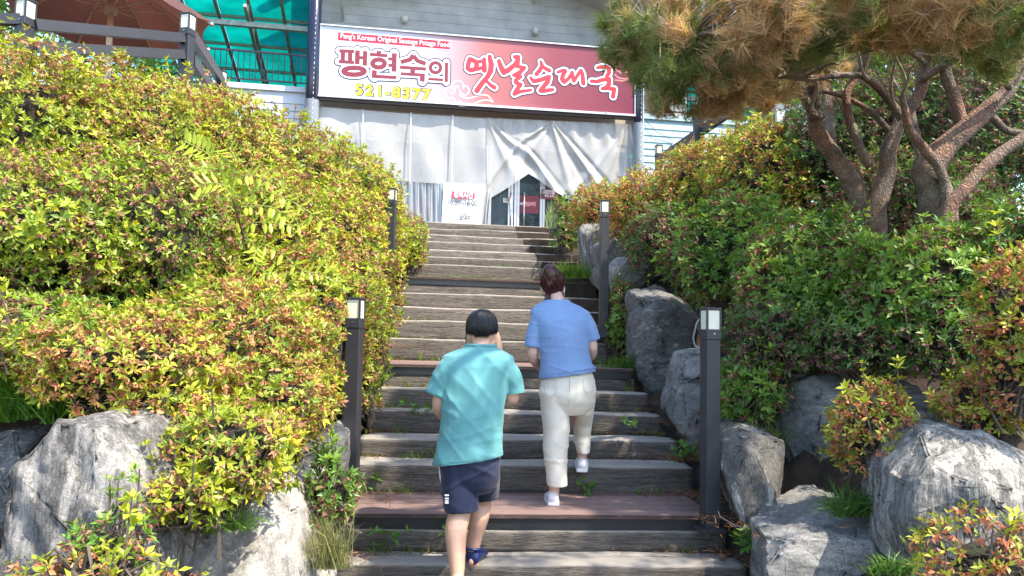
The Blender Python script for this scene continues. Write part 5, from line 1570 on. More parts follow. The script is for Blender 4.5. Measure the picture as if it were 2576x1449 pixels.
# ------------------------------------------------------------------ grass and weeds
def blades(Pc, n_each, L, col, rng, spread=.5, width=.005):
    n_ = len(Pc); Pr = np.repeat(Pc, n_each, axis=0); m = len(Pr)
    Pr = Pr + rng.normal(0, .025, (m, 3)) * np.array([1, .6, 0])
    D = unit(np.stack([rng.normal(0, spread, m), rng.normal(-.1, spread * .7, m), np.ones(m)], 1))
    ln = (np.repeat(L, n_each) * rng.uniform(.5, 1.1, m))[:, None]
    S = unit(np.cross(D, rng.normal(0, 1, (m, 3)))) * width
    mid = Pr + D * ln * .55; tip = Pr + D * ln + np.stack([D[:, 0], D[:, 1], -np.abs(D[:, 0]) - .3], 1) * ln * .35
    V = np.stack([Pr - S, Pr + S, mid + S * .8, mid - S * .8, tip], 1).reshape(-1, 3)
    k = np.arange(m)[:, None, None] * 5
    F = (k + np.array([[0, 1, 2], [0, 2, 3], [3, 2, 4]])[None]).reshape(-1, 3)
    C = np.repeat(np.repeat(col, n_each, axis=0) * rng.uniform(.7, 1.3, (m, 1)), 5, axis=0)
    return V, F, C
wr = np.random.default_rng(21)
pts, Ls, cs = [], [], []
for i, s in enumerate(STEPS[1:], 1):
    pv = STEPS[i - 1]
    yy = s[1] - .012
    zz = pv[2] + EYE - .02
    if i - 1 in DECKS: zz = pv[2] + EYE
    m = 10 if i not in (12, 13) else 34
    for _ in range(m):
        u = wr.random()
        x = (wr.uniform(-1, 1) if i in (12, 13) else (np.sign(wr.uniform(-1, 1)) * (1 - wr.random() ** 2 * .55))) * s[4] / 2 * .98
        pts.append((s[3] + x, yy + x * math.tan(R(s[5])) - wr.uniform(0, .05), zz)); Ls.append(wr.uniform(.05, .14) * (1.3 if i in (12, 13) else 1)); cs.append((.13, .22, .03) if wr.random() < .7 else (.25, .30, .08))
V, F, C = blades(np.array(pts), 9, np.array(Ls), np.array(cs), wr, .5, .0028)
o = link('step_weeds', np_mesh('step_weeds', V, F, C), M['grassb'], kind='stuff', label='thin grass and weeds sprouting along the step edges')
# small leafy weeds on the steps
WEEDS = [(1577, 1072, 5.72, 'leafy weed on the step right of the woman, nearest her knee'), (1718, 1130, 5.2, 'leafy weed at the foot of the near right lamp post, upper one'), (1890, 1370, 4.35, 'spreading green weed at the right end of the bottom step'), (1470, 1232, 5.3, 'tiny weed against the riser right of the standing shoe'),
         (935, 1230, 5.3, 'lobed weed left of the boy at the riser above the lowest deck'), (1060, 1030, 6.1, 'leafy weed left of the boy at his elbow height'), (1700, 1150, 5.3, 'low weed in the litter beside the right boulder'), (975, 1360, 4.62, 'tuft of weed on the lowest riser left of the boy'), (1170, 1345, 4.62, 'dark tuft of weed on the lowest riser by the legs of the boy')]
for px, py, d, lb in WEEDS:
    p = P(px, py, d)
    rng = np.random.default_rng(int(px))
    m = 5 if d > 5 else 8
    Pc = np.array(list(p)) + rng.normal(0, .035, (m, 3)) * np.array([1.6, .3, .7]) + np.array([0, -.03, .03])
    V, F, C = rosettes(Pc, unit(np.array([0, -.5, 1]) + rng.normal(0, .4, (m, 3))), .055, 6, np.tile([[.09, .21, .03]], (m, 1)), rng)
    e = empty('weed', p - Vector((0, 0, .03)), lb, 'weed', 'weeds on the steps')
    link('leaves', np_mesh('leaves', V, F, C), M['leaf'], e, kind='stuff')
def grass(label, spots, n_each, L, col, seed, sp=.5, name='grass_clump', w=.004):
    rng = np.random.default_rng(seed)
    Pc = np.array([list(P(*s)) for s in spots])
    V, F, C = blades(Pc, n_each, np.full(len(Pc), L), np.tile([col], (len(Pc), 1)), rng, sp, w)
    e = empty(name, Vector(Pc.mean(0)), label, 'grass')
    link('blades', np_mesh('blades', V, F, C), M['grassb'], e, kind='stuff')
grass('fine feathery grass at the left edge below the azaleas', [(x, 1010 + (x * 7 % 60), 3.75) for x in range(-40, 160, 14)], 40, .30, (.10, .22, .02), 1, .4)
grass('fine grass at the left edge above the striped rock', [(x, 800 + (x * 5 % 40), 4.0) for x in range(120, 330, 25)], 24, .22, (.10, .20, .03), 2, .6)
grass('thin grass between the grey and the white rock', [(x, 1330 + (x % 13), 3.2) for x in range(490, 620, 14)], 22, .16, (.13, .24, .04), 3, .9, w=.0025)
grass('dry grass beside the white rock at the bottom left of the steps', [(x, 1430, 3.7) for x in range(795, 860, 8)], 26, .32, (.28, .28, .12), 4, .25, w=.0025)
grass('green grass clump right of the steps below the tall boulder', [(x, 960 - (x - 1510) * .35, 7.1) for x in range(1510, 1620, 9)], 30, .24, (.10, .19, .03), 5, .45)
grass('grass tuft below the upper right lamp post', [(x, 700, 9.1) for x in range(1405, 1480, 8)], 28, .26, (.13, .24, .03), 6, .35)
grass('grass clump behind the swirled boulder at the right', [(x, 1120, 4.9) for x in range(1830, 1970, 12)], 22, .22, (.13, .20, .05), 7, .7, w=.0025)
grass('dark green grass under the cascading azalea', [(x, 1300, 4.0) for x in range(2110, 2330, 15)], 26, .24, (.08, .17, .03), 8, .7)
grass('grass at the foot of the striped boulder in the bottom right', [(x, 1445, 3.1) for x in range(2200, 2290, 14)], 18, .12, (.12, .22, .04), 9, .6)
grass('pale wispy grass right of the shop doorway', [(x, 575, 11.6) for x in range(1378, 1404, 5)], 14, .5, (.35, .40, .22), 10, .15, w=.003)
# pine needle litter lying on rocks, banks and step ends
rng = np.random.default_rng(77)
sp = [(1800, 1075, 5.5, 90), (1860, 1090, 4.85, 260), (1950, 1330, 4.2, 150), (2150, 935, 5.25, 500), (2300, 945, 5.2, 400), (1700, 1060, 5.9, 160), (1640, 1010, 6.4, 120), (1740, 1150, 5.3, 260), (1760, 1245, 4.95, 320), (1830, 1300, 4.6, 160), (2000, 1290, 4.4, 160), (960, 1150, 5.6, 90), (930, 1020, 6.4, 80), (900, 1180, 5.4, 120), (1610, 640, 8.8, 160), (2250, 1320, 3.9, 120), (1000, 870, 7.1, 80), (860, 1400, 4.4, 120), (1850, 1395, 4.5, 120), (960, 1250, 5.0, 60)]
Vs = []; 
for px, py, d, m in sp:
    c0 = np.array(list(P(px, py, d)))
    Q = c0 + rng.normal(0, 1, (m, 3)) * np.array([.13, .10, .010])
    D = unit(rng.normal(0, 1, (m, 3)) * np.array([1, 1, .25])); S = unit(np.cross(D, np.array([0, 0, 1.0]) + rng.normal(0, .3, (m, 3)))) * .003
    L = rng.uniform(.04, .09, (m, 1))
    Vs.append(np.stack([Q - S, Q + S, Q + D * L], 1).reshape(-1, 3))
for i, s in enumerate(STEPS[:-1]):
    for sd in (-1, 1):
        m = int(rng.uniform(50, 130))
        yb = STEPS[i + 1][1]
        u = rng.random(m) ** 2
        Q = np.stack([s[3] + sd * (s[4] / 2 * .97 - u * .7), yb - .02 - np.abs(rng.normal(0, .07, m)) + sd * math.tan(R(s[5])) * s[4] / 2, np.full(m, s[2] + EYE + .004) + rng.uniform(0, .012, m)], 1)
        D = unit(rng.normal(0, 1, (m, 3)) * np.array([1, 1, .12])); S = unit(np.cross(D, np.array([0, 0, 1.0]) + rng.normal(0, .3, (m, 3)))) * .003
        L = rng.uniform(.03, .085, (m, 1))
        Vs.append(np.stack([Q - S, Q + S, Q + D * L], 1).reshape(-1, 3))
V = np.concatenate(Vs); F = np.arange(len(V)).reshape(-1, 3); C = np.repeat(np.array([[.24, .115, .06]]) * rng.uniform(.5, 1.4, (len(F), 1)), 3, axis=0)
link('pine_litter', np_mesh('pine_litter', V, F, C), M['needle'], kind='stuff', label='fallen reddish pine needles on rocks and step ends')
# pine cones
for (px, py, d), lb in (((1672, 1244, 5.2), 'pine cone on the lowest deck near the right lamp post'), ((1692, 1388, 4.6), 'pine cone on the bottom tread at the right'), ((1818, 1412, 4.45), 'pine cone at the right end of the bottom tread')):
    p = P(px, py, d)
    e = empty('pine_cone', p, lb, 'pine cone', 'pine cones on the steps')
    mb = MB()
    for j in range(6):
        for i in range(7):
            a = 2 * math.pi * (i + j * .5) / 7; rr_ = .019 * math.sin(math.pi * (j + 1) / 7.5)
            q = p + Vector((math.cos(a) * rr_, math.sin(a) * rr_, .004 + j * .006))
            mb.obox(q, (.006, 0, 0), (0, .006, 0), (0, 0, .002))
    mb.build('scales', M['twig'], e)
# ------------------------------------------------------------------ people
def skin(name, col):
    n = NT(name); f = n.noise(n.map(), 12, 4); g = n.noise(n.map(), 3, 3)
    c = n.ramp(f, [(.3, [x * .92 for x in col]), (.7, [min(1, x * 1.06) for x in col])])
    c = n.mix(n.ramp(g, [(.4, (0, 0, 0)), (.7, (.25, .25, .25))]), c, (col[0], col[1] * .8, col[2] * .75))
    n.set(c, .5); n.b.inputs['Subsurface Weight'].default_value = .12; n.b.inputs['Subsurface Radius'].default_value = (.02, .008, .004)
    return n.m
def cloth(name, col, rough=.85, weave=400, bump=.12, sheen=.15):
    n = NT(name); f = n.noise(n.map(), 5, 5); w = n.noise(n.map(), weave, 2)
    c = n.ramp(f, [(.3, [x * .9 for x in col]), (.7, [min(1, x * 1.07) for x in col])])
    n.set(c, rough); n.b.inputs['Sheen Weight'].default_value = sheen
    n.bump(n.mix(.15, n.noise(n.map((1, 1, 1)), 22, 4), w), bump, .006)
    return n.m
def hairmat(name, a, b, rough=.3):
    n = NT(name); f = n.noise(n.map((60, 60, 5)), 2.0, 4, .6)
    n.set(n.ramp(f, [(.35, a), (.7, b)]), rough); n.bump(f, .5, .004)
    return n.m
def ering(c, a, b, n=24):
    return [c + a * math.cos(2 * math.pi * k / n) + b * math.sin(2 * math.pi * k / n) for k in range(n)]
def chain(mb, pts, rad, n=14):
    p, r = smooth_line(pts, rad, 4)
    mb.tube(p, r, n)
    mb.ellipsoid(p[0], r[0], r[0], r[0], 12, 8); mb.ellipsoid(p[-1], r[-1], r[-1], r[-1], 12, 8)
def hand(mb, wrist, d, palm_n, thumb_side, k=1.0, curl=.25):
    """palm, four unequal fingers and a thumb; d points along the hand, palm_n out of the palm"""
    d = d.normalized(); pn = (palm_n - d * palm_n.dot(d)).normalized(); sd = d.cross(pn) * thumb_side
    c = wrist + d * .045 * k
    mb.loft([ering(wrist + d * (.0 + .09 * t) * k, sd * (.024 + .016 * math.sin(t * 2.2)) * k, pn * (.017 - .003 * t) * k, 14) for t in (0, .25, .5, .75, 1)])
    for i, (o, L) in enumerate(((.029, .062), (.010, .072), (-.009, .068), (-.027, .052))):
        b = wrist + d * .082 * k + sd * o * k
        p1 = b + (d + pn * curl * .4) * (L * .45 * k); p2 = p1 + (d + pn * curl * 1.4).normalized() * (L * .32 * k); p3 = p2 + (d + pn * curl * 2.4).normalized() * (L * .27 * k)
        mb.tube([b - d * .02 * k, b, p1, p2, p3], [.0095 * k, .0095 * k, .009 * k, .0083 * k, .0065 * k], 8)
    b = wrist + d * .025 * k + sd * .026 * k
    p1 = b + (d * .6 + sd * .9 + pn * .2).normalized() * .035 * k; p2 = p1 + (d * .9 + sd * .35 + pn * .4).normalized() * .03 * k; p3 = p2 + (d + pn * .5).normalized() * .022 * k
    mb.tube([b - sd * .012 * k, b, p1, p2, p3], [.012 * k, .0125 * k, .011 * k, .0095 * k, .007 * k], 8)
def folds(me, amp, dirs, seed, mask=None):
    """press creases into cloth: ridges along the given slants"""
    me.update()
    nrm = [v.normal.copy() for v in me.vertices]
    for v, nn in zip(me.vertices, nrm):
        q = v.co; f = 0
        for (ax, az, fr, a, off) in dirs:
            t = q.x * ax + q.z * az
            al = -q.x * az + q.z * ax
            s = noise.noise(Vector((t * fr, al * fr * .16 + off, seed + q.y * 1.5)))
            s2 = max(0, 1 - abs(s) * 6.0) ** 1.3
            gate = max(0, min(1, .25 + 1.9 * noise.noise(Vector((q.x * 4, q.z * 4, seed + off + 9)))))
            f += a * s2 * gate
        f += .5 * noise.noise(q * 7 + Vector((seed, 0, 0)))
        v.co = q + nn * (f * amp * (mask(q) if mask else 1))
    me.update()
def shoe(mb, heel, d, L, w, h, up=Vector((0, 0, 1)), lift=0.0):
    d = d.normalized(); sd = d.cross(up).normalized(); u2 = sd.cross(d)
    prof = [(0, .55, .75), (.06, .8, 1.0), (.2, .9, 1.05), (.4, .92, .95), (.62, 1.0, .72), (.8, .98, .58), (.93, .75, .46), (1.0, .35, .28)]
    rings = []
    for t, ww, hh in prof:
        c = heel + d * (L * t) + u2 * (h * hh * .5)
        ring = []
        for k in range(18):
            a = 2 * math.pi * k / 18
            x, y = math.cos(a), math.sin(a)
            y = max(y, -.82); x = math.copysign(abs(x) ** .75, x)
            ring.append(c + sd * (x * w * .5 * ww) + u2 * (y * h * .5 * hh))
        rings.append(ring)
    mb.loft(rings)

# ---------------------------------------------- boy in the turquoise shirt
B = lambda x, y, dd=0.0: P(x, y, 4.15 + dd)
kb = 4.15 / FPX
skB = skin('boy skin', (.60, .36, .25))
foot_r = B(1190, 1432, .24)
boy = empty('person', Vector((foot_r.x, foot_r.y, STEPS[0][2] + EYE)), 'person in turquoise T-shirt and navy shorts climbing the steps, right hand at the cheek', 'person')
X = Vector((1, 0, 0)); Y = Vector((0, 1, 0)); Z = Vector((0, 0, 1))
mb = MB()
hc = B(1212, 832, .16)
mb.ellipsoid(hc, .075, .090, .108, 20, 14)                              # skull
mb.ellipsoid(hc + Vector((0, .03, -.055)), .060, .062, .070, 16, 10)     # jaw
mb.ellipsoid(hc + Vector((.0, .095, -.03)), .012, .018, .02, 8, 6)       # nose
for sx in (-1, 1): mb.ellipsoid(hc + Vector((sx * .077, .005, -.038)), .012, .020, .030, 10, 8)
chain(mb, [hc + Vector((0, -.012, -.06)), B(1211, 872, .12), B(1208, 898, .11)], [.054, .054, .058])
chest = B(1200, 930, .10); mb.ellipsoid(chest, .12, .06, .07)
chain(mb, [B(1140, 912, .1), B(1118, 955, .08), B(1106, 1000, .08)], [.05, .044, .040])
chain(mb, [B(1106, 1000, .08), B(1106, 1030, .12), B(1128, 1062, .30)], [.040, .038, .026])
hand(mb, B(1128, 1062, .30), Vector((.35, .9, .1)), Vector((0, 0, -1)), 1, .95)
chain(mb, [B(1262, 912, .1), B(1280, 955, .11), B(1288, 1000, .12)], [.05, .045, .040])
wr_ = B(1251, 905, .225)
chain(mb, [B(1288, 1000, .12), B(1284, 985, .18), B(1262, 930, .25), wr_], [.040, .040, .034, .025])
hand(mb, B(1258, 894, .20), Vector((-.16, .05, 1)), Vector((-1, .25, 0)), 1, 1.05, .12)
mb.loft([ering(B(1185, y, .085), X * w * kb, Y * .07) for y, w in ((925, 56), (980, 58), (1080, 56), (1160, 56), (1190, 54))])
# legs
hipL, hipR = B(1152, 1190, .05), B(1214, 1190, .08)
kneeL, kneeR = B(1158, 1275, .02), B(1212, 1258, .22)
ankL, ankR = B(1150, 1445, -.08), B(1188, 1392, .24)
chain(mb, [hipL, kneeL, B(1147, 1335, -.03), B(1148, 1395, -.06), ankL], [.085, .060, .060, .048, .037])
chain(mb, [hipR, kneeR, B(1206, 1300, .2), B(1195, 1350, .22), ankR], [.085, .056, .055, .042, .034])
chain(mb, [ankL, ankL + Vector((0, -.02, -.06)), ankL + Vector((-.01, .12, -.10))], [.036, .036, .026])
chain(mb, [ankR, ankR + Vector((.005, -.01, -.05)), ankR + Vector((.03, .12, -.065))], [.034, .034, .026])
me = remeshed(mb, .0078, 2, 'body')
link('body', me, skB, boy, smooth=True)
# T-shirt
mb = MB()
mb.loft([ering(c, a, Y * dh) for c, a, dh in (
    (B(1210, 868, .125), X * 38 * kb, .058), (B(1209, 876, .125), X * 46 * kb, .064), (B(1207, 884, .12), X * 66 * kb, .078), (B(1204, 896, .11), X * 90 * kb, .094), (B(1200, 920, .10), X * 96 * kb, .112),
    (B(1195, 965, .09), X * 88 * kb, .124), (B(1190, 1020, .075), X * 80 * kb, .128), (B(1187, 1070, .065), X * 78 * kb, .130), (B(1184, 1110, .06), X * 81 * kb, .134),
    ((B(1092, 1158, .05) + B(1266, 1135, .05)) / 2, (B(1266, 1134, .05) - B(1093, 1156, .05)) / 2, .138), ((B(1089, 1168, .05) + B(1266, 1143, .05)) / 2, (B(1266, 1143, .05) - B(1089, 1168, .05)) / 2, .139))], cap=True)
for pts, rad in (([B(1150, 918, .1), B(1122, 945, .085), B(1106, 975, .08), B(1099, 993, .08)], [.075, .068, .064, .064]), ([B(1254, 916, .1), B(1281, 945, .11), B(1291, 972, .12), B(1293, 990, .12)], [.075, .068, .062, .060])):
    p, r = smooth_line(pts, rad, 4); mb.tube(p, r, 20)
me = remeshed(mb, .007, 4, 'shirt')
folds(me, .008, [(.75, .66, 6, 1.0, 0), (.35, .94, 9, .7, 3), (-.3, .95, 10, .5, 6), (.95, .3, 11, .35, 9)], 2.0)
sh = link('t_shirt', me, cloth('turquoise cotton', (.10, .295, .295)), boy, smooth=True)
mb = MB(); mb.tube([q for q in ering(B(1210, 869, .125), X * 39 * kb, Y * .059, 30)] + [ering(B(1210, 869, .125), X * 39 * kb, Y * .059, 30)[0]], .009, 8); mb.build('collar', bpy.data.materials['turquoise cotton'], sh, smooth=True)
for c_, a_, b_ in (((B(1089, 1167, .05) + B(1266, 1142, .05)) / 2, (B(1266, 1142, .05) - B(1089, 1167, .05)) / 2, Y * .139), ((B(1091, 1160, .05) + B(1266, 1136, .05)) / 2, (B(1266, 1136, .05) - B(1091, 1160, .05)) / 2, Y * .1385)):
    q = ering(c_, a_ * .985, b_ * .985, 40); mb = MB(); mb.tube(q + [q[0]], .003, 6); mb.build('hem', bpy.data.materials['turquoise cotton'], sh, smooth=True)
for c_, dv, r_ in ((B(1099, 993, .08), B(1099, 993, .08) - B(1106, 975, .08), .060), (B(1293, 990, .12), B(1293, 990, .12) - B(1291, 972, .12), .057)):
    dv = dv.normalized(); a_ = dv.orthogonal().normalized() * r_; b_ = dv.cross(a_)
    for o_ in (0.004, .018):
        q = ering(c_ - dv * o_, a_, b_, 30); mb = MB(); mb.tube(q + [q[0]], .0032, 6); mb.build('hem', bpy.data.materials['turquoise cotton'], sh, smooth=True)
# shorts
mb = MB()
mb.loft([ering(c, a, Y * dh) for c, a, dh in ((B(1182, 1120, .06), X * 74 * kb, .118), (B(1182, 1160, .06), X * 77 * kb, .128), (B(1184, 1200, .06), X * 74 * kb, .124), (B(1188, 1225, .07), X * 64 * kb, .11), (B(1190, 1238, .08), X * 44 * kb, .09))])
mb.loft([ering(c, a, b) for c, a, b in ((B(1148, 1165, .05), X * 40 * kb, Y * .11), (B(1152, 1215, .05), X * 44 * kb, Y * .108), (B(1160, 1255, .03), X * 45 * kb, Y * .105), (B(1162, 1284, .02), X * 44 * kb + Z * .006, Y * .105))])
mb.loft([ering(c, a, b) for c, a, b in ((B(1216, 1165, .08), X * 38 * kb, Y * .11), (B(1220, 1205, .12), X * 36 * kb, Y * .105), (B(1223, 1235, .17), X * 33 * kb, Y * .10), (B(1225, 1256, .2), X * 32 * kb + Z * .006, Y * .10))])
me = remeshed(mb, .008, 4, 'shorts')
folds(me, .010, [(.4, .92, 8, 1, 0), (-.5, .86, 10, .6, 4)], 5.0)
shm = cloth('navy jersey', (.010, .014, .045), .7)
so = link('shorts', me, shm, boy, smooth=True)
mb = MB(); mb.tube([B(1105, 1165, .04), B(1106, 1190, .035), B(1110, 1215, .03)], .0045, 6); mb.build('side_stripe', whm, so)
mb = MB(); mb.tube([B(1258, 1145, .06), B(1252, 1175, .08), B(1251, 1195, .1)], .0045, 6); mb.build('side_stripe', whm, so)
mb = MB()
for i, (w0, y) in enumerate(((10, 1246), (9, 1254), (8, 1260), (9, 1265))):
    mb.obox(B(1124, y, -.085), X * w0 / 2 * kb, Y * .003, Z * .003)
mb.build('leg_print', whm, so)
# hair: short bowl cut
def hair_cap(c, rx, ry, levels, seed, amp=.006, back_drop=0.0):
    rings = []
    n_ = 72
    for (z, s) in levels:
        ring = []
        for k in range(n_):
            a = 2 * math.pi * k / n_
            st_ = 1 + amp / rx * (noise.noise(Vector((math.cos(a) * 14, math.sin(a) * 14, seed + z * 9))) + .6 * noise.noise(Vector((math.cos(a) * 31, math.sin(a) * 31, seed))))
            drop = back_drop * max(0, -math.sin(a)) ** 2 if z < .0 else 0
            fr = .012 * max(0, math.sin(a)) if z < 0 else 0
            edge = .006 * noise.noise(Vector((math.cos(a) * 11, math.sin(a) * 11, 2.0))) if z < -.01 else 0
            ring.append(c + Vector((math.cos(a) * rx * s * st_, math.sin(a) * ry * s * st_, z - drop + fr + edge)))
        rings.append(ring)
    mb = MB(); mb.loft(rings); return mb
mb = hair_cap(hc, .086, .100, [(-.003, .86), (-.006, .94), (-.001, .99), (.022, 1.045), (.05, 1.01), (.08, .87), (.10, .69), (.114, .46), (.121, .2)], 1.0, .005, .026)
hb = hairmat('black hair', (.004, .004, .005), (.014, .014, .016), .42)
hair_o = mb.build('hair', hb, boy, smooth=True)
def strands(c, rx, ry, rz, whorl, n_, zlow, seed, mt, parent, wid=.0035, drop=.024, taper=1.6):
    """flat locks combed from the whorl down to the hair line"""
    rnd = random.Random(seed); mb = MB()
    for i in range(n_):
        a = rnd.uniform(0, 2 * math.pi); pts = []
        z1 = zlow - drop * max(0, -math.sin(a)) ** 2 + rnd.uniform(-.012, .012)
        sw = rnd.uniform(-.25, .25)
        for t in (.04, .25, .5, .75, .92, 1.0):
            z = rz * (1 - t) + z1 * t
            s_ = math.sqrt(max(0, 1 - (max(0, z) / rz) ** 2)) if z > 0 else 1.0 + z * taper
            k = 1.035 + rnd.uniform(-.012, .02)
            aa = a + sw * t
            pts.append(c + Vector((math.cos(aa) * rx * s_ * k + whorl.x * (1 - t), math.sin(aa) * ry * s_ * k + whorl.y * (1 - t), z * 1.02)))
        w = wid * rnd.uniform(.6, 1.3)
        mb.tube(pts, [w * .5, w, w, w, w * .8, w * .15], 3, cap=False)
    return mb.build('locks', mt, parent, smooth=True, kind='stuff')
strands(hc, .086, .100, .121, Vector((.01, -.02, 0)), 800, -.004, 3, hb, hair_o, .0022, .028)
mb = MB(); ea = hc + Vector((-.084, .005, -.04)); mb.tube([ea + Vector((0, -.01, .03)), ea + Vector((-.006, -.02, .0)), ea + Vector((0, -.012, -.03)), ea + Vector((.006, .04, -.05))], .0028, 6)
mb.build('mask_strap', M['blackmetal'], boy)
# clogs
def clog(heel, d, name):
    mb = MB(); shoe(mb, heel, d, .235, .100, .085)
    m_ = mb.mesh('clog')
    o = link('clog', m_, cl_m, boy, smooth=True)
    mb = MB(); dd = d.normalized(); sd = dd.cross(Z)
    mb.tube([heel + sd * .045 + dd * .08 + Z * .07, heel + sd * .035 + dd * .01 + Z * .085, heel - dd * .015 + Z * .09, heel - sd * .035 + dd * .01 + Z * .085, heel - sd * .045 + dd * .08 + Z * .07], .009, 8)
    mb.build('heel_strap', cl_m, o, smooth=True)
    mb = MB()
    for i in range(3):
        for j in (-1, 0, 1):
            q = heel + dd * (.15 + i * .022) + sd * j * .02 + Z * (.068 - i * .006); mb.tube([q, q + Z * .004], .005, 8)
    mb.build('vent_holes', M['blackmetal'], o)
cl_m = plain('navy foam clog', (.012, .022, .10), .38, 0, .06)
clog(Vector((ankR.x + .0, ankR.y - .045, STEPS[0][2] + EYE + .002)), Vector((.22, 1, 0)), 'r')
clog(Vector((ankL.x, ankL.y - .05, max(.03, ankL.z - .095))), Vector((.02, 1, -.12)), 'l')

# ---------------------------------------------- woman in the blue shirt
W = lambda x, y, dd=0.0: P(x, y, 5.0 + dd)
kw_ = 5.0 / FPX
zD = STEPS[1][2] + EYE
skW = skin('woman skin', (.62, .40, .31))
footL = W(1390, 1282, .0)
wom = empty('person', Vector((footL.x, footL.y, zD)), 'person in blue T-shirt and cream trousers with auburn tied-up hair climbing the steps', 'person')
mb = MB()
hw = W(1391, 716, .22)
mb.ellipsoid(hw, .072, .088, .105, 20, 14); mb.ellipsoid(hw + Vector((0, .03, -.05)), .056, .06, .068, 16, 10); mb.ellipsoid(hw + Vector((0, .092, -.03)), .011, .016, .018, 8, 6)
for sx in (-1, 1): mb.ellipsoid(hw + Vector((sx * .075, .005, -.03)), .010, .018, .027, 10, 8)
chain(mb, [hw + Vector((.01, -.01, -.06)), W(1400, 752, .17), W(1404, 778, .14)], [.046, .046, .048])
mb.loft([ering(W(x, y, .10), X * w * kw_, Y * dh) for x, y, w, dh in ((1410, 800, 46, .06), (1414, 850, 46, .08), (1420, 900, 44, .08), (1426, 960, 48, .09), (1428, 1000, 50, .09))])
chain(mb, [W(1360, 815, .12), W(1345, 850, .10), W(1340, 888, .10)], [.036, .038, .038]); chain(mb, [W(1340, 888, .10), W(1343, 905, .14), W(1362, 930, .32)], [.038, .034, .023])
hand(mb, W(1362, 930, .32), Vector((.35, .9, .15)), Vector((1, 0, 0)), 1, .88, .5)
chain(mb, [W(1462, 812, .12), W(1484, 842, .12), W(1491, 875, .12)], [.034, .036, .034]); chain(mb, [W(1491, 875, .12), W(1489, 893, .18), W(1478, 905, .34)], [.034, .031, .022])
hand(mb, W(1478, 905, .34), Vector((-.35, .9, .15)), Vector((-1, 0, 0)), -1, .88, .5)
anL, anR = W(1394, 1240, .0), W(1464, 1148, .30)
chain(mb, [W(1398, 1010, .1), W(1400, 1110, .06), anL], [.09, .058, .033]); chain(mb, [W(1462, 1010, .12), W(1464, 1080, .36), W(1466, 1120, .30), anR], [.09, .056, .045, .032])
chain(mb, [anL, W(1392, 1262, -.01), W(1388, 1272, .12)], [.033, .033, .024]); chain(mb, [anR, W(1464, 1168, .30), W(1468, 1166, .42)], [.032, .032, .024])
link('body', remeshed(mb, .0078, 2, 'body'), skW, wom, smooth=True)
mb = MB()
mb.loft([ering(c, a, Y * dh) for c, a, dh in (
    (W(1398, 754, .17), X * 31 * kw_, .058), (W(1399, 761, .165), X * 40 * kw_, .066), (W(1402, 769, .155), X * 58 * kw_, .082), (W(1406, 782, .14), X * 75 * kw_, .100), (W(1411, 805, .12), X * 76 * kw_, .115), (W(1415, 850, .10), X * 65 * kw_, .120),
    (W(1421, 890, .09), X * 64 * kw_, .118), (W(1425, 915, .085), X * 67 * kw_, .124), ((W(1357, 938, .08) + W(1497, 924, .08)) / 2, (W(1498, 923, .08) - W(1357, 938, .08)) / 2, .134), ((W(1355, 953, .08) + W(1500, 933, .08)) / 2, (W(1500, 933, .08) - W(1355, 953, .08)) / 2, .138))])
for pts, rad in (([W(1360, 799, .12), W(1348, 830, .11), W(1341, 858, .10), W(1339, 873, .10)], [.060, .059, .053, .053]), ([W(1462, 796, .12), W(1480, 823, .12), W(1489, 845, .12), W(1493, 857, .12)], [.060, .057, .050, .048])):
    p, r = smooth_line(pts, rad, 4); mb.tube(p, r, 20)
me = remeshed(mb, .007, 4, 'shirt')
folds(me, .009, [(.25, .97, 8, 1, 0), (-.35, .94, 11, .5, 3), (.1, .99, 14, .4, 6)], 12.0)
link('t_shirt', me, cloth('blue cotton', (.18, .285, .48)), wom, smooth=True)
shw = wom.children[-1]
for o_ in (0, 9):
    c_ = (W(1355, 952 - o_, .08) + W(1500, 932 - o_, .08)) / 2; a_ = (W(1500, 932 - o_, .08) - W(1355, 952 - o_, .08)) / 2
    q = ering(c_, a_ * .985, Y * .136, 40); mb = MB(); mb.tube(q + [q[0]], .003, 6); mb.build('hem', bpy.data.materials['blue cotton'], shw, smooth=True)
for c_, dv, r_ in ((W(1339, 873, .10), W(1339, 873, .10) - W(1341, 858, .10), .050), (W(1493, 857, .12), W(1493, 857, .12) - W(1489, 845, .12), .0455)):
    dv = dv.normalized(); a_ = dv.orthogonal().normalized() * r_; b_ = dv.cross(a_)
    for o_ in (.004, .018):
        q = ering(c_ - dv * o_, a_, b_, 30); mb = MB(); mb.tube(q + [q[0]], .003, 6); mb.build('hem', bpy.data.materials['blue cotton'], shw, smooth=True)
# trousers
mb = MB()
mb.loft([ering(c, a, Y * dh) for c, a, dh in ((W(1427, 915, .09), X * 54 * kw_, .100), (W(1428, 948, .085), X * 68 * kw_, .125), (W(1429, 985, .085), X * 72 * kw_, .135), (W(1428, 1010, .09), X * 69 * kw_, .130), (W(1428, 1028, .10), X * 60 * kw_, .115), (W(1429, 1042, .10), X * 44 * kw_, .09))])
mb.loft([ering(c, a * kw_, Y * dh) for c, a, dh in ((W(1394, 985, .09), X * 37, .12), (W(1396, 1030, .09), X * 36, .115), (W(1400, 1080, .07), X * 34, .105), (W(1397, 1130, .04), X * 31.5, .095), (W(1400, 1180, .02), X * 27, .085), (W(1402, 1222, .0), X * 25.5, .080))])
mb.loft([ering(c, a * kw_, b) for c, a, b in ((W(1464, 985, .10), X * 36, Y * .12), (W(1467, 1030, .19), X * 28, Y * .115 + Z * .03), (W(1466, 1062, .30), X * 25, Y * .105 + Z * .02), (W(1465, 1095, .33), X * 22, Y * .095), (W(1467, 1139, .29), X * 17.5, Y * .078))])
me = remeshed(mb, .0075, 4, 'trousers')
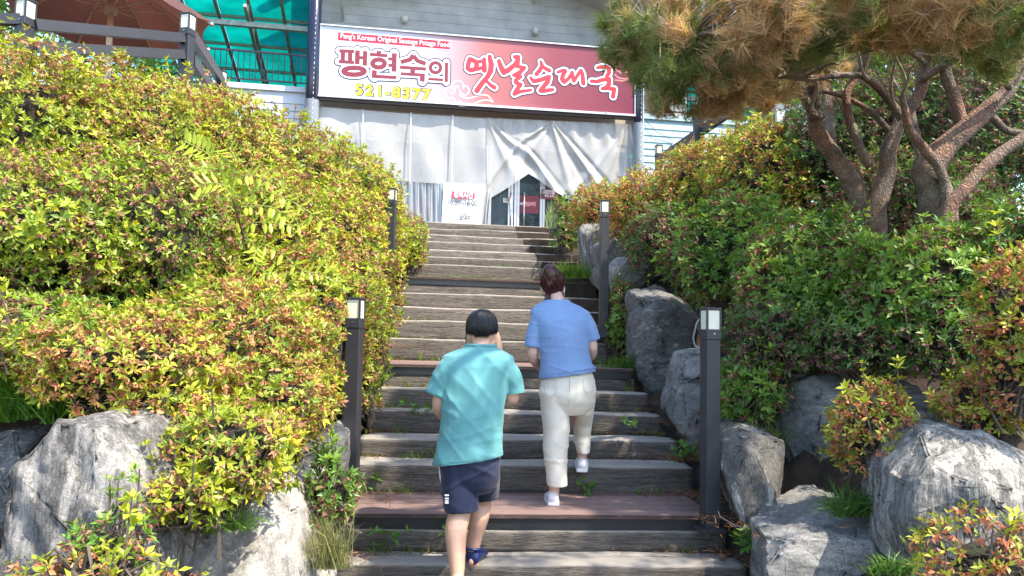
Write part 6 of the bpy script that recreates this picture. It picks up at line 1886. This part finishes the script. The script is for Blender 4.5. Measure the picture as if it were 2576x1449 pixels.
folds(me, .008, [(.2, .98, 10, 1, 0), (-.6, .8, 9, .6, 4), (.6, .8, 12, .5, 8)], 21.0)
pm2 = cloth('cream cotton twill', (.76, .68, .55), .85)
tr_ = link('trousers', me, pm2, wom, smooth=True)
seam = plain('stitching', (.46, .42, .35), .9)
def on_back(x, y):   # back surface of the hips at that spot
    t = W(x, y, .0); return t + Vector((0, -.135 + .55 * abs((x - 1428) * kw_) ** 1.6 * 4 * .25 + .085, 0))
for pts in ([(1367, 958), (1397, 953), (1399, 985), (1383, 1000), (1371, 988), (1367, 958)], [(1466, 952), (1492, 946), (1492, 980), (1480, 990), (1468, 982), (1466, 952)], [(1431, 938), (1432, 975), (1430, 1015)]):
    mb = MB(); mb.tube([on_back(*p) for p in pts], .0014, 5); mb.build('pocket_seam', seam, tr_)
# hair
hm = hairmat('auburn hair', (.014, .005, .004), (.11, .030, .022), .33)
mb = hair_cap(hw, .079, .094, [(-.038, .62), (-.042, .76), (-.022, .92), (.008, 1.03), (.045, 1.0), (.075, .86), (.096, .66), (.108, .42), (.113, .18)], 4.0, .006, .028)
ha = mb.build('hair', hm, wom, smooth=True)
strands(hw, .079, .094, .113, Vector((-.016, -.05, 0)), 700, -.040, 5, hm, ha, .0022, .026, 4.5)
mb = MB()
bc2 = hw + Vector((-.014, -.075, .068))
rings = []
for j in range(1, 14):
    th = math.pi * j / 14; ring = []
    for k in range(40):
        ph = 2 * math.pi * k / 40
        s_ = 1 + .10 * noise.noise(Vector((math.cos(ph) * 5, math.sin(ph) * 5, j * .25))) + .05 * noise.noise(Vector((math.cos(ph) * 12, math.sin(ph) * 12, j * .3)))
        v = Vector((.056 * math.sin(th) * math.cos(ph) * s_, .050 * math.sin(th) * math.sin(ph) * s_, -.066 * math.cos(th)))
        v.x += .012 * math.cos(th)
        ring.append(bc2 + v)
    rings.append(ring)
mb.loft(rings); mb.build('bun', hm, ha, smooth=True)
mb = MB()
srn = random.Random(9)
for i in range(42):
    a = hw + Vector((-.05 + .03 * srn.random(), -.06 + .02 * srn.random(), -.045)); 
    mb.tube([a, a + Vector((-.008 + .01 * srn.random(), -.012, -.05)), a + Vector((-.03 + .03 * srn.random(), -.016, -.10 - .05 * srn.random()))], [.0045, .004, .0012], 4)
for i in range(14):
    a = bc2 + Vector((srn.uniform(-.03, .03), -.035, srn.uniform(-.05, .05)))
    mb.tube([a, a + Vector((srn.uniform(-.01, .01), -.012, -.035)), a + Vector((srn.uniform(-.02, .02), -.006, -.075))], [.004, .005, .002], 5)
mb.build('loose_strands', hm, ha, smooth=True)
mb = MB(); mb.tube([hw + Vector((.076, -.012, -.015)), hw + Vector((.079, -.014, -.05)), hw + Vector((.074, .01, -.09))], .0018, 5); mb.build('mask_strap', whm, wom)
# slip-on shoes
sm_ = cloth('pale canvas shoe', (.66, .64, .63), .7)
for heel, d, up in ((Vector((anL.x - .006, anL.y - .05, zD + .002)), Vector((-.05, 1, 0)), Z), (W(1464, 1187, .245), Vector((.08, 1, .16)), Vector((0, -.16, 1)))):
    mb = MB(); shoe(mb, heel, d, .235, .086, .078, up); o = link('shoe', mb.mesh('shoe'), sm_, wom, smooth=True)
    mb = MB(); dn = d.normalized()
    rings = []
    for t, ww in ((-.012, .5), (.0, .8), (.25, .95), (.6, 1.04), (.85, .95), (.98, .5)):
        c = heel + dn * (.235 * t) + up.normalized() * .009
        rings.append([c + dn.cross(up).normalized() * (x * .045 * ww) + up.normalized() * z for x, z in ((-1, -.010), (1, -.010), (1, .010), (-1, .010))])
    mb.loft(rings); mb.build('sole', whm, o)
